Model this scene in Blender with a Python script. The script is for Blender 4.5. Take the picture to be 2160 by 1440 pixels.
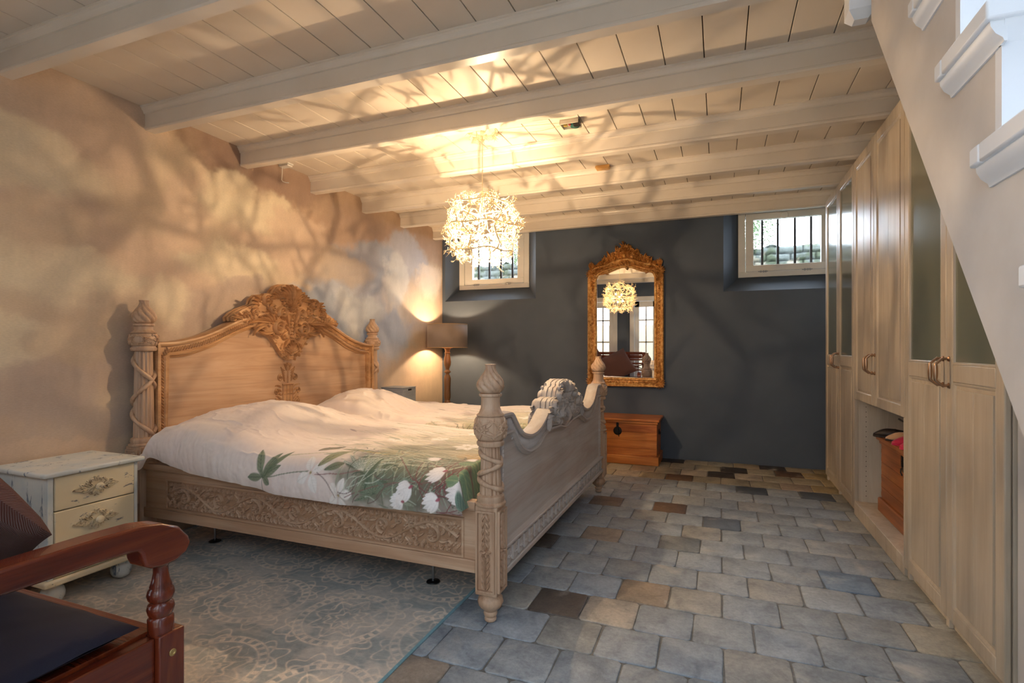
import bpy, bmesh, math, random
import numpy as np
from math import sin, cos, pi, sqrt, atan2
from mathutils import Vector, Matrix, noise as mn
random.seed(7)
for o in list(bpy.data.objects):
    bpy.data.objects.remove(o)
scene = bpy.context.scene
COL = scene.collection

# ---------------------------------------------------------------- camera
FPX = 1112.0
YAW = math.atan((1517 - 1080) / FPX)
cd = bpy.data.cameras.new('camera')
cam = bpy.data.objects.new('camera', cd)
COL.objects.link(cam)
cam.location = (0, 0, 1.12)
cam.rotation_euler = (pi / 2, 0, YAW)
cd.sensor_width = 36
cd.lens = FPX / 2160 * 36
cd.shift_y = 13 / 2160
cd.clip_start = 0.02
scene.camera = cam

# ---------------------------------------------------------------- world and exposure
vs = scene.view_settings
vs.view_transform = 'Standard'
vs.look = 'None'
vs.gamma = 1
vs.exposure = 0.46
vs.use_curve_mapping = False
W = bpy.data.worlds.new('world')
scene.world = W
W.use_nodes = True
wn = W.node_tree.nodes
wn['Background'].inputs[0].default_value = (0.76, 0.87, 1.0, 1)
# hazy sky, brighter beyond the back wall than over the terrace
_l = W.node_tree.links
_tc = wn.new('ShaderNodeTexCoord')
_sx = wn.new('ShaderNodeSeparateXYZ')
_mr = wn.new('ShaderNodeMapRange')
_mr.inputs['From Min'].default_value = -0.4
_mr.inputs['From Max'].default_value = 0.7
_mr.inputs['To Min'].default_value = 4.2
_mr.inputs['To Max'].default_value = 20.0
_l.new(_tc.outputs['Generated'], _sx.inputs[0])
_l.new(_sx.outputs['Y'], _mr.inputs['Value'])
_l.new(_mr.outputs['Result'], wn['Background'].inputs[1])


def portal(name, loc, rot, sx, sy):
    l = bpy.data.lights.new(name, 'AREA')
    l.shape = 'RECTANGLE'
    l.size = sx
    l.size_y = sy
    l.cycles.is_portal = True
    o = bpy.data.objects.new(name, l)
    o.location = loc
    o.rotation_euler = rot
    COL.objects.link(o)
    return o


portal('daylight_opening', (-0.03, 0.10, 1.1), (pi / 2, 0, 0), 0.84, 2.12)
portal('daylight_opening', (-1.16, 0.10, 1.1), (pi / 2, 0, 0), 1.06, 2.12)
portal('daylight_opening', (-2.48, 0.10, 1.1), (pi / 2, 0, 0), 1.06, 2.12)
portal('daylight_opening', (0.93, 0.90, 2.72), (0, 0, 0), 1.08, 2.2)
portal('daylight_opening', (0.61, 5.80, 2.15), (-pi / 2, 0, 0), 0.62, 0.5)
portal('daylight_opening', (-2.48, 5.80, 2.15), (-pi / 2, 0, 0), 0.62, 0.5)
LAMP_POWER = 1.0


# ---------------------------------------------------------------- helpers
def lin(c):
    c = c / 255.0
    return c / 12.92 if c <= 0.04045 else ((c + 0.055) / 1.055) ** 2.4


def rgb(r, g, b):
    return (lin(r), lin(g), lin(b), 1.0)


class B:
    def __init__(s):
        s.v = []
        s.f = []
        s.c = None

    def add(s, vs_, fs):
        n = len(s.v)
        s.v.extend(vs_)
        s.f.extend([tuple(i + n for i in f) for f in fs])

    def box(s, x0, x1, y0, y1, z0, z1):
        s.add([(x0, y0, z0), (x1, y0, z0), (x1, y1, z0), (x0, y1, z0), (x0, y0, z1), (x1, y0, z1), (x1, y1, z1), (x0, y1, z1)],
              [(0, 3, 2, 1), (4, 5, 6, 7), (0, 1, 5, 4), (1, 2, 6, 5), (2, 3, 7, 6), (3, 0, 4, 7)])
        return s

    def obox(s, M, sx, sy, sz):
        pts = [(-sx, -sy, -sz), (sx, -sy, -sz), (sx, sy, -sz), (-sx, sy, -sz), (-sx, -sy, sz), (sx, -sy, sz), (sx, sy, sz), (-sx, sy, sz)]
        s.add([tuple(M @ Vector((a / 2, b / 2, c / 2))) for a, b, c in pts],
              [(0, 3, 2, 1), (4, 5, 6, 7), (0, 1, 5, 4), (1, 2, 6, 5), (2, 3, 7, 6), (3, 0, 4, 7)])
        return s

    def lathe(s, prof, cx, cy, n=32, flute=None, caps=True):
        """prof: [(r,z)]; flute(r,z,theta)->r"""
        vs_ = []
        for r, z in prof:
            for k in range(n):
                t = 2 * pi * k / n
                rr = flute(r, z, t) if flute else r
                vs_.append((cx + rr * cos(t), cy + rr * sin(t), z))
        fs = []
        for i in range(len(prof) - 1):
            for k in range(n):
                k2 = (k + 1) % n
                fs.append((i * n + k, i * n + k2, (i + 1) * n + k2, (i + 1) * n + k))
        if caps:
            fs.append(tuple(range(n - 1, -1, -1)))
            fs.append(tuple((len(prof) - 1) * n + k for k in range(n)))
        s.add(vs_, fs)
        return s

    def tube(s, pts, rad, n=6, caps=True):
        pts = [Vector(p) for p in pts]
        if not hasattr(rad, '__len__'):
            rad = [rad] * len(pts)
        up = Vector((0, 0, 1))
        vs_ = []
        prev = None
        for i, p in enumerate(pts):
            d = (pts[min(i + 1, len(pts) - 1)] - pts[max(i - 1, 0)])
            if d.length < 1e-9:
                d = Vector((0, 0, 1))
            d.normalize()
            if prev is None:
                a = d.cross(up)
                if a.length < 1e-3:
                    a = d.cross(Vector((1, 0, 0)))
                a.normalize()
            else:
                a = prev - d * prev.dot(d)
                if a.length < 1e-6:
                    a = d.cross(up)
                a.normalize()
            prev = a
            b = d.cross(a)
            for k in range(n):
                t = 2 * pi * k / n
                vs_.append(tuple(p + (a * cos(t) + b * sin(t)) * rad[i]))
        fs = []
        m = len(pts)
        for i in range(m - 1):
            for k in range(n):
                k2 = (k + 1) % n
                fs.append((i * n + k, i * n + k2, (i + 1) * n + k2, (i + 1) * n + k))
        if caps:
            fs.append(tuple(range(n - 1, -1, -1)))
            fs.append(tuple((m - 1) * n + k for k in range(n)))
        s.add(vs_, fs)
        return s

    def prism(s, poly, P, h0, h1):
        """poly of (a,b), mapped by P(a,b,h)"""
        n = len(poly)
        s.add([P(a, b, h0) for a, b in poly] + [P(a, b, h1) for a, b in poly],
              [tuple(range(n - 1, -1, -1)), tuple(range(n, 2 * n))] + [(i, (i + 1) % n, n + (i + 1) % n, n + i) for i in range(n)])
        return s

    def strip(s, top, bot, P, h0, h1):
        """solid between two polylines of equal length (same a)"""
        n = len(top)
        vs_ = [P(a, b, h0) for a, b in bot] + [P(a, b, h0) for a, b in top] + [P(a, b, h1) for a, b in bot] + [P(a, b, h1) for a, b in top]
        fs = []
        for i in range(n - 1):
            fs += [(i, n + i, n + i + 1, i + 1), (2 * n + i, 2 * n + i + 1, 3 * n + i + 1, 3 * n + i),
                   (i, i + 1, 2 * n + i + 1, 2 * n + i), (n + i, 3 * n + i, 3 * n + i + 1, n + i + 1)]
        fs += [(0, 2 * n, 3 * n, n), (n - 1, 2 * n - 1, 4 * n - 1, 3 * n - 1)]
        s.add(vs_, fs)
        return s

    def ball(s, c, r, n=8, m=5, sz=1.0):
        prof = []
        vs_ = []
        fs = []
        for i in range(m + 1):
            ph = -pi / 2 + pi * i / m
            for k in range(n):
                t = 2 * pi * k / n
                vs_.append((c[0] + r * cos(ph) * cos(t), c[1] + r * cos(ph) * sin(t), c[2] + r * sin(ph) * sz))
        for i in range(m):
            for k in range(n):
                k2 = (k + 1) % n
                fs.append((i * n + k, i * n + k2, (i + 1) * n + k2, (i + 1) * n + k))
        s.add(vs_, fs)
        return s

    # ---- relief carving: everything in (a,b) with height h, mapped by P
    def ribbon(s, pts, w, h, P, sec=0, h0=0.0):
        SE = [[(-1, 0), (-.8, .6), (0, 1), (.8, .6), (1, 0)], [(-1, 0), (-.6, .95), (0, .5), (.6, .95), (1, 0)]][sec]
        n = len(pts)
        vs_ = []
        for i, (a, b) in enumerate(pts):
            t = i / (n - 1)
            p0 = pts[max(i - 1, 0)]
            p1 = pts[min(i + 1, n - 1)]
            dx, dy = p1[0] - p0[0], p1[1] - p0[1]
            L = math.hypot(dx, dy) or 1
            nx, ny = -dy / L, dx / L
            ww = w(t) if callable(w) else w
            hh = h(t) if callable(h) else h
            for q, e in SE:
                vs_.append(P(a + nx * q * ww, b + ny * q * ww, h0 + hh * e if e > 0 else h0 - .001))
        fs = []
        for i in range(n - 1):
            for k in range(4):
                fs.append((i * 5 + k, i * 5 + k + 1, (i + 1) * 5 + k + 1, (i + 1) * 5 + k))
        fs.append((0, 1, 2, 3, 4))
        fs.append(tuple((n - 1) * 5 + k for k in (4, 3, 2, 1, 0)))
        s.add(vs_, fs)

    def volute(s, c, R, a0, d, P, turns=1.4, w=None, h=.01, h0=0.0, eye=True, mx=1):
        w = w or R * .22
        n = int(14 * turns) + 4
        pts = []
        for i in range(n):
            t = i / (n - 1)
            r = (R - w) * (1 - .82 * t)
            an = a0 + d * turns * 2 * pi * t
            pts.append((c[0] + mx * r * cos(an), c[1] + r * sin(an)))
        s.ribbon(pts, lambda t: w * (1 - .55 * t), lambda t: h * (1 - .15 * t), P, 0, h0)
        if eye:
            s.dome(c, w * .9, h * 1.1, P, h0)

    def dome(s, c, r, h, P, h0=0.0, n=8):
        vs_ = []
        for q, e in ((1, 0), (.75, .62), (.35, .93)):
            for k in range(n):
                t = 2 * pi * k / n
                vs_.append(P(c[0] + r * q * cos(t), c[1] + r * q * sin(t), h0 + h * e))
        vs_.append(P(c[0], c[1], h0 + h))
        fs = []
        for i in range(2):
            for k in range(n):
                k2 = (k + 1) % n
                fs.append((i * n + k, i * n + k2, (i + 1) * n + k2, (i + 1) * n + k))
        for k in range(n):
            fs.append((2 * n + k, 2 * n + (k + 1) % n, 3 * n))
        s.add(vs_, fs)

    def leaf(s, p, ang, L, curl, w, h, P, h0=0.0, n=9, mx=1, sec=1, fat=.35):
        pts = []
        x, y = 0.0, 0.0
        for i in range(n):
            pts.append((p[0] + mx * x, p[1] + y))
            t = i / (n - 1)
            an = ang + curl * t * t
            x += cos(an) * L / (n - 1)
            y += sin(an) * L / (n - 1)
        s.ribbon(pts, lambda t: w * (sin(pi * min(1, t ** .7 * .96 + .04)) ** .8 * (1 - .0 * t) + .06), lambda t: h * (.55 + .45 * sin(pi * t)), P, sec, h0)

    def flower(s, c, R, P, h=.01, n=6, h0=0.0, a0=0.0):
        for k in range(n):
            s.leaf((c[0] + R * .15 * cos(a0 + 2 * pi * k / n), c[1] + R * .15 * sin(a0 + 2 * pi * k / n)), a0 + 2 * pi * k / n, R * .9, 0, R * .32, h, P, h0, n=6)
        s.dome(c, R * .28, h * 1.5, P, h0)

    def sweep(s, path, prof, P, closed=False):
        n = len(path)
        vs_ = []
        for i in range(n):
            p = path[i]
            if closed:
                a, b = path[(i - 1) % n], path[(i + 1) % n]
            else:
                a, b = path[max(i - 1, 0)], path[min(i + 1, n - 1)]
            d0 = Vector((p[0] - a[0], p[1] - a[1]))
            d1 = Vector((b[0] - p[0], b[1] - p[1]))
            if d0.length < 1e-9:
                d0 = d1.copy()
            if d1.length < 1e-9:
                d1 = d0.copy()
            d0.normalize()
            d1.normalize()
            m = d0 + d1
            if m.length < 1e-6:
                m = d1.copy()
            m.normalize()
            nx, ny = -m.y, m.x
            k = 1 / max(.35, m.dot(d1))
            for o_, h in prof:
                vs_.append(P(p[0] + nx * o_ * k, p[1] + ny * o_ * k, h))
        q = len(prof)
        fs = []
        for i in range(n if closed else n - 1):
            j = (i + 1) % n
            for k in range(q - 1):
                fs.append((i * q + k, i * q + k + 1, j * q + k + 1, j * q + k))
        if not closed:
            fs.append(tuple(range(q)))
            fs.append(tuple((n - 1) * q + k for k in range(q - 1, -1, -1)))
        s.add(vs_, fs)
        return s


def root_loc(p):
    while p is not None and p.parent is not None:
        p = p.parent
    return p.location.copy() if p is not None else Vector((0, 0, 0))


def build(name, b, mat, parent=None, smooth=True, ang=38, bevel=0.0, seg=2, sub=0, cols=None, loc=None):
    me = bpy.data.meshes.new(name)
    off = root_loc(parent) if parent is not None else Vector((0, 0, 0))
    if parent is None and loc is not None:
        off = Vector(loc)
    ox, oy, oz = off
    me.from_pydata([(v[0] - ox, v[1] - oy, v[2] - oz) for v in b.v], [], b.f)
    me.update()
    if len(b.f) < 40000:
        bm = bmesh.new()
        bm.from_mesh(me)
        bmesh.ops.recalc_face_normals(bm, faces=bm.faces)
        bm.to_mesh(me)
        bm.free()
    if cols is not None:
        at = me.color_attributes.new(name='Col', type='FLOAT_COLOR', domain='POINT')
        at.data.foreach_set('color', np.asarray(cols, dtype=np.float32).ravel())
    if smooth:
        me.polygons.foreach_set('use_smooth', [True] * len(me.polygons))
        if ang < 180:
            me.set_sharp_from_angle(angle=math.radians(ang))
    o = bpy.data.objects.new(name, me)
    if mat is not None:
        me.materials.append(mat)
    COL.objects.link(o)
    if parent is not None:
        o.parent = parent
    elif loc is not None:
        o.location = loc
    if bevel > 0:
        m = o.modifiers.new('bevel', 'BEVEL')
        m.width = bevel
        m.segments = seg
        m.limit_method = 'ANGLE'
        m.angle_limit = math.radians(40)
        m.harden_normals = False
    if sub:
        m = o.modifiers.new('sub', 'SUBSURF')
        m.levels = sub
        m.render_levels = sub
    return o


def thing(name, label, cat, loc, group=None):
    o = bpy.data.objects.new(name, None)
    o.empty_display_size = .1
    COL.objects.link(o)
    o.location = loc
    o['label'] = label
    o['category'] = cat
    if group:
        o['group'] = group
    return o


def tag(o, label, cat, group=None):
    o['label'] = label
    o['category'] = cat
    if group:
        o['group'] = group
    return o


def struct(o, label=None):
    o['kind'] = 'structure'
    if label:
        o['label'] = label
    return o


def thing_struct(name, loc, label=None):
    o = bpy.data.objects.new(name, None)
    COL.objects.link(o)
    o.location = loc
    o['kind'] = 'structure'
    if label:
        o['label'] = label
    return o


def copy_tree(o, parent=None):
    c = o.copy()
    COL.objects.link(c)
    if parent is not None:
        c.parent = parent
    for ch in list(o.children):
        copy_tree(ch, c)
    return c


# ---------------------------------------------------------------- materials
class NT:
    def __init__(s, name):
        s.m = bpy.data.materials.new(name)
        s.m.use_nodes = True
        s.n = s.m.node_tree.nodes
        s.l = s.m.node_tree.links
        s.b = s.n['Principled BSDF']

    def new(s, t, **kw):
        n = s.n.new(t)
        for k, v in kw.items():
            if k in n.inputs:
                n.inputs[k].default_value = v
            else:
                setattr(n, k, v)
        return n

    def link(s, a, b):
        s.l.new(a, b)

    def coord(s, scale=(1, 1, 1), rot=(0, 0, 0), loc=(0, 0, 0)):
        tc = s.n.new('ShaderNodeTexCoord')
        mp = s.n.new('ShaderNodeMapping')
        mp.inputs['Scale'].default_value = scale
        mp.inputs['Rotation'].default_value = rot
        mp.inputs['Location'].default_value = loc
        s.link(tc.outputs['Object'], mp.inputs['Vector'])
        return mp.outputs['Vector']

    def noise(s, vec, scale=5, detail=4, rough=.55, dist=0.0):
        n = s.n.new('ShaderNodeTexNoise')
        n.inputs['Scale'].default_value = scale
        n.inputs['Detail'].default_value = detail
        n.inputs['Roughness'].default_value = rough
        n.inputs['Distortion'].default_value = dist
        if vec is not None:
            s.link(vec, n.inputs['Vector'])
        return n.outputs['Fac']

    def ramp(s, fac, stops):
        r = s.n.new('ShaderNodeValToRGB')
        e = r.color_ramp.elements
        while len(e) < len(stops):
            e.new(.5)
        for i, (p, c) in enumerate(stops):
            e[i].position = p
            e[i].color = c
        s.link(fac, r.inputs['Fac'])
        return r.outputs['Color']

    def mix(s, fac, a, b, mode='MIX'):
        m = s.n.new('ShaderNodeMix')
        m.data_type = 'RGBA'
        m.blend_type = mode
        for sock, v in ((m.inputs[0], fac), (m.inputs[6], a), (m.inputs[7], b)):
            if isinstance(v, (int, float)):
                sock.default_value = v
            elif isinstance(v, tuple):
                sock.default_value = v
            else:
                s.link(v, sock)
        return m.outputs[2]

    def bump(s, h, strength=.2, dist=.01):
        b = s.n.new('ShaderNodeBump')
        b.inputs['Strength'].default_value = strength
        b.inputs['Distance'].default_value = dist
        s.link(h, b.inputs['Height'])
        s.link(b.outputs['Normal'], s.b.inputs['Normal'])

    def col(s, c):
        if isinstance(c, tuple):
            s.b.inputs['Base Color'].default_value = c
        else:
            s.link(c, s.b.inputs['Base Color'])

    def set(s, rough=.5, metal=0.0, spec=.5, coat=0.0):
        s.b.inputs['Roughness'].default_value = rough
        s.b.inputs['Metallic'].default_value = metal
        s.b.inputs['Specular IOR Level'].default_value = spec
        s.b.inputs['Coat Weight'].default_value = coat
        return s.m


BW = [(0.0, (0, 0, 0, 1)), (1.0, (1, 1, 1, 1))]


def m_paint(name, c, c2=None, rough=.5, sc=3, bump=.05, bsc=60):
    t = NT(name)
    v = t.coord()
    f = t.noise(v, sc, 5)
    c2 = c2 or tuple(x * .88 for x in c[:3]) + (1,)
    t.col(t.ramp(f, [(.3, c2), (.7, c)]))
    t.bump(t.noise(v, bsc, 3), bump, .004)
    return t.set(rough)


def m_wood(name, c1, c2, c3=None, axis='X', scale=1.0, rough=.5, grain=1.0, coat=0.0, bump=.15, spec=.5):
    t = NT(name)
    k = {'X': (1.2, 14, 14), 'Y': (14, 1.2, 14), 'Z': (14, 14, 1.2)}[axis]
    v = t.coord(tuple(q * scale for q in k))
    f1 = t.noise(v, 1.3, 6, .6, 1.2)
    k2 = {'X': (2.5, 90, 90), 'Y': (90, 2.5, 90), 'Z': (90, 90, 2.5)}[axis]
    v2 = t.coord(tuple(q * scale for q in k2))
    f2 = t.noise(v2, 1.5, 4, .6, .3)
    v3 = t.coord((1, 1, 1))
    f3 = t.noise(v3, 2.3, 3, .5)
    c3 = c3 or c1
    base = t.ramp(f1, [(.3, c2), (.5, c1), (.72, c3)])
    dark = tuple(x * .55 for x in c2[:3]) + (1,)
    fine = t.ramp(f2, [(.33, (1, 1, 1, 1)), (.5, (0, 0, 0, 1))])
    m = t.n.new('ShaderNodeMath')
    m.operation = 'MULTIPLY'
    t.link(fine, m.inputs[0])
    m.inputs[1].default_value = .45 * grain
    c = t.mix(m.outputs[0], base, dark)
    sh = t.ramp(f3, [(.3, (.86, .86, .86, 1)), (.7, (1.06, 1.06, 1.06, 1))])
    c = t.mix(1.0, c, sh, 'MULTIPLY')
    t.col(c)
    t.bump(f2, bump, .003)
    return t.set(rough, coat=coat, spec=spec)


def m_flat(name, c, rough=.5, metal=0.0, spec=.5):
    t = NT(name)
    v = t.coord()
    f = t.noise(v, 8, 3)
    t.col(t.ramp(f, [(.3, tuple(x * .9 for x in c[:3]) + (1,)), (.7, c)]))
    return t.set(rough, metal, spec)


M = {}
M['ceil'] = m_paint('ceiling_paint', rgb(222, 212, 198), rgb(212, 200, 184), .42, 2, .05)
M['beam'] = m_paint('beam_paint', rgb(228, 219, 206), rgb(216, 206, 192), .3, 3, .04)
M['gap'] = m_flat('dark_gap', rgb(70, 55, 42), .9)
M['navy'] = m_paint('navy_wall_paint', rgb(80, 91, 106), rgb(71, 82, 97), .62, 2.2, .06)
M['white'] = m_paint('white_paint', rgb(226, 224, 218), rgb(214, 212, 206), .35, 4, .03)
M['plaster'] = m_paint('stair_plaster', rgb(212, 206, 200), rgb(196, 189, 182), .42, 5, .14, 18)
M['stairwhite'] = m_paint('stair_white', rgb(236, 238, 240), rgb(228, 230, 233), .4, 3, .03)
M['greywall'] = m_paint('grey_wall_paint', rgb(196, 196, 198), rgb(184, 184, 187), .6, 3, .05)
M['teakY'] = m_wood('bleached_teak_y', rgb(198, 162, 130), rgb(180, 142, 110), rgb(208, 176, 146), 'Y', .6, .5, .5)
M['teakX'] = m_wood('bleached_teak_x', rgb(192, 156, 126), rgb(172, 136, 106), rgb(202, 172, 144), 'X', .6, .5, .5)
M['teakZ'] = m_wood('bleached_teak_z', rgb(194, 162, 134), rgb(174, 138, 110), rgb(206, 178, 152), 'Z', .8, .5, .6)
M['teakgrey'] = m_wood('washed_grey_teak', rgb(190, 181, 174), rgb(180, 162, 152), rgb(198, 193, 189), 'Y', .55, .55, .45)
M['teakback'] = m_wood('carving_ground_teak', rgb(170, 134, 104), rgb(150, 114, 86), rgb(184, 148, 116), 'X', .8, .65, .6)
M['teakcarve'] = m_wood('golden_carved_teak', rgb(194, 150, 106), rgb(172, 124, 80), rgb(206, 166, 124), 'Y', .7, .5, .5)
M['pine'] = m_wood('honey_pine', rgb(196, 118, 52), rgb(150, 78, 30), rgb(214, 142, 70), 'X', .8, .38, .6, .15)
M['pineY'] = m_wood('honey_pine_y', rgb(166, 98, 48), rgb(126, 68, 30), rgb(186, 120, 64), 'Y', .8, .4, .6, .15)
M['mahog'] = m_wood('mahogany', rgb(104, 40, 20), rgb(74, 26, 14), rgb(124, 54, 28), 'Y', 1, .25, .5, .3)
M['mahogX'] = m_wood('mahogany_x', rgb(112, 44, 20), rgb(78, 27, 13), rgb(134, 60, 28), 'X', 1, .25, .5, .4)
M['mahogZ'] = m_wood('mahogany_z', rgb(104, 40, 20), rgb(72, 25, 13), rgb(128, 56, 28), 'Z', 1, .25, .5, .4)
M['robe'] = m_wood('taupe_washed_wood', rgb(190, 177, 158), rgb(178, 164, 144), rgb(200, 189, 172), 'Z', .8, .34, .22)
M['robeIn'] = m_wood('pale_interior_wood', rgb(204, 190, 170), rgb(188, 172, 150), rgb(214, 202, 184), 'Z', .8, .55, .3)
M['lampwood'] = m_wood('lamp_wood', rgb(128, 88, 54), rgb(96, 62, 36), rgb(148, 106, 68), 'Z', 1, .4, .6, .2)
M['iron'] = m_flat('black_iron', rgb(34, 30, 27), .45, .6)
M['steel'] = m_flat('steel', rgb(170, 172, 175), .3, 1.0)
M['brass'] = m_flat('aged_brass', rgb(176, 144, 118), .3, 1.0)
M['blackplastic'] = m_flat('black_plastic', rgb(18, 18, 19), .4)
M['boxgrey'] = m_paint('grey_box', rgb(150, 154, 160), rgb(140, 144, 150), .5, 5, .04)
M['boltbrass'] = m_flat('bolt_brass', rgb(200, 175, 120), .3, 1.0)


def m_gilt():
    t = NT('gilded_gesso')
    v = t.coord()
    f = t.noise(v, 38, 5, .65)
    t.col(t.ramp(f, [(.3, rgb(150, 96, 46)), (.48, rgb(214, 156, 84)), (.66, rgb(244, 206, 138))]))
    t.bump(t.noise(v, 120, 3), .25, .004)
    return t.set(.38, .22)


M['gilt'] = m_gilt()


def m_shabby():
    t = NT('distressed_cream_paint')
    v = t.coord((3, 3, 9))
    f = t.noise(v, 2.2, 8, .72, .6)
    v2 = t.coord()
    f2 = t.noise(v2, 3, 4)
    cream = t.ramp(f2, [(.3, rgb(222, 206, 170)), (.7, rgb(234, 222, 192))])
    worn = t.ramp(f, [(.345, rgb(112, 106, 100)), (.36, rgb(120, 128, 136)), (.375, (1, 1, 1, 1))])
    fac = t.ramp(f, [(.355, (1, 1, 1, 1)), (.385, (0, 0, 0, 1))])
    t.col(t.mix(fac, cream, rgb(118, 116, 116)))
    t.bump(f, .2, .002)
    return t.set(.5)


def m_shabby2():
    t = NT('distressed_pale_blue_paint')
    v = t.coord((6, 6, 1.6))
    f = t.noise(v, 3.0, 8, .7, .5)
    v2 = t.coord()
    f2 = t.noise(v2, 6, 5)
    pale = t.ramp(f2, [(.35, rgb(192, 202, 204)), (.65, rgb(226, 224, 214))])
    fac = t.ramp(f, [(.37, (1, 1, 1, 1)), (.42, (0, 0, 0, 1))])
    t.col(t.mix(fac, pale, rgb(108, 122, 138)))
    t.bump(f, .2, .002)
    return t.set(.5)


M['cream'] = m_shabby()
M['paleblue'] = m_shabby2()


def m_attr(name, rough=.8, fine=300, amt=.06, bump=.15, sheen=0.0, streak=None):
    t = NT(name)
    a = t.n.new('ShaderNodeAttribute')
    a.attribute_name = 'Col'
    v = t.coord(streak or (1, 1, 1))
    f = t.noise(v, fine, 3, .6)
    sh = t.ramp(f, [(.25, (1 - amt * 2, 1 - amt * 2, 1 - amt * 2, 1)), (.75, (1 + amt, 1 + amt, 1 + amt, 1))])
    t.col(t.mix(1.0, a.outputs['Color'], sh, 'MULTIPLY'))
    t.bump(f, bump, .003)
    t.b.inputs['Sheen Weight'].default_value = sheen
    return t.set(rough)


def m_fabric(name, c, rough=.9, sheen=.3, ribs=None, axis='X'):
    t = NT(name)
    v = t.coord()
    f = t.noise(v, 5, 4)
    t.col(t.ramp(f, [(.3, tuple(x * .8 for x in c[:3]) + (1,)), (.7, c)]))
    t.b.inputs['Sheen Weight'].default_value = sheen
    if ribs:
        w = t.n.new('ShaderNodeTexWave')
        w.bands_direction = axis
        w.inputs['Scale'].default_value = ribs
        w.inputs['Distortion'].default_value = .6
        t.link(v, w.inputs['Vector'])
        t.bump(w.outputs['Fac'], .8, .006)
    else:
        t.bump(t.noise(v, 350, 2), .15, .002)
    return t.set(rough)


M['navycloth'] = m_fabric('navy_cushion_cloth', rgb(17, 22, 46), .7, .0)
M['cord'] = m_fabric('brown_corduroy', rgb(106, 56, 42), .9, .1, 85, 'X')
M['velvet'] = m_fabric('dark_brown_velvet', rgb(84, 42, 30), .8, .2)
M['sheet'] = m_fabric('white_sheet', rgb(226, 216, 204), .9, .1)
M['shade'] = m_fabric('taupe_lampshade_cloth', rgb(156, 138, 126), .75, .2)
M['shadein'] = m_flat('lampshade_lining', rgb(210, 170, 120), .5)
M['pink'] = m_fabric('pink_felt', rgb(222, 24, 78), .7, .3)
M['beigefelt'] = m_fabric('beige_felt', rgb(206, 164, 128), .8, .3)
M['darkleather'] = m_flat('dark_leather', rgb(46, 38, 36), .45)


def m_glass(name, tint=(1, 1, 1, 1), gl=.08):
    m = bpy.data.materials.new(name)
    m.use_nodes = True
    n = m.node_tree.nodes
    l = m.node_tree.links
    n.clear()
    out = n.new('ShaderNodeOutputMaterial')
    tr = n.new('ShaderNodeBsdfTransparent')
    tr.inputs[0].default_value = tint
    g = n.new('ShaderNodeBsdfGlossy')
    g.inputs['Roughness'].default_value = .02
    mx = n.new('ShaderNodeMixShader')
    mx.inputs[0].default_value = gl
    l.new(tr.outputs[0], mx.inputs[1])
    l.new(g.outputs[0], mx.inputs[2])
    l.new(mx.outputs[0], out.inputs[0])
    return m


M['glass'] = m_glass('window_glass')


def m_frost():
    t = NT('frosted_glass')
    v = t.coord((1, 1, .5))
    f = t.noise(v, 2.0, 2)
    t.col(t.ramp(f, [(.3, rgb(98, 104, 94)), (.7, rgb(122, 124, 108))]))
    return t.set(.16, 0, .9)


M['frost'] = m_frost()
tmir = NT('mirror_silver')
tmir.col((.93, .93, .92, 1))
M['mirror'] = tmir.set(.0, 1.0)


def m_emit(name, c, s):
    m = bpy.data.materials.new(name)
    m.use_nodes = True
    n = m.node_tree.nodes
    b = n['Principled BSDF']
    b.inputs['Base Color'].default_value = (1, 1, 1, 1)
    b.inputs['Emission Color'].default_value = c
    b.inputs['Emission Strength'].default_value = s
    return m


CHAND = 52000.0
FLOORL = 1000.0
M['bulb'] = m_emit('lit_halogen_bulb', (1.0, .70, .41, 1), CHAND * LAMP_POWER)
M['bulbdim'] = m_emit('dimmer_halogen_bulb', (1.0, .72, .42, 1), 1200.0)
M['bulb2'] = m_emit('lit_lamp_bulb', (1.0, .68, .38, 1), FLOORL * LAMP_POWER)
tw = NT('ivory_enamelled_wire')
tw.col(rgb(240, 222, 186))
M['wire'] = tw.set(.4)


# ---------------------------------------------------------------- numpy noise
def vnoise(nx, ny, fx, fy, seed):
    rs = np.random.RandomState(seed)
    g = rs.rand(int(fy) + 3, int(fx) + 3)
    x = np.linspace(0, fx, nx, endpoint=False)
    y = np.linspace(0, fy, ny, endpoint=False)
    xi = x.astype(int)
    yi = y.astype(int)
    tx = x - xi
    ty = y - yi
    tx = tx * tx * (3 - 2 * tx)
    ty = ty * ty * (3 - 2 * ty)
    a = g[np.ix_(yi, xi)]
    b = g[np.ix_(yi, xi + 1)]
    c = g[np.ix_(yi + 1, xi)]
    d = g[np.ix_(yi + 1, xi + 1)]
    tx = tx[None, :]
    ty = ty[:, None]
    return (a * (1 - tx) + b * tx) * (1 - ty) + (c * (1 - tx) + d * tx) * ty


def fbm(nx, ny, fx, fy, seed, oct=5, gain=.55):
    s = 0
    a = 1
    t = 0
    for i in range(oct):
        s = s + a * vnoise(nx, ny, fx * 2 ** i, fy * 2 ** i, seed + i * 13)
        t += a
        a *= gain
    return s / t


def lc(r, g, b):
    return np.array([lin(r), lin(g), lin(b)])


def sstep(a, b, x):
    t = np.clip((x - a) / (b - a), 0, 1)
    return t * t * (3 - 2 * t)


def grid_faces(nx, ny):
    idx = np.arange(nx * ny).reshape(ny, nx)
    q = np.stack([idx[:-1, :-1], idx[:-1, 1:], idx[1:, 1:], idx[1:, :-1]], -1).reshape(-1, 4)
    return q


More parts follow.
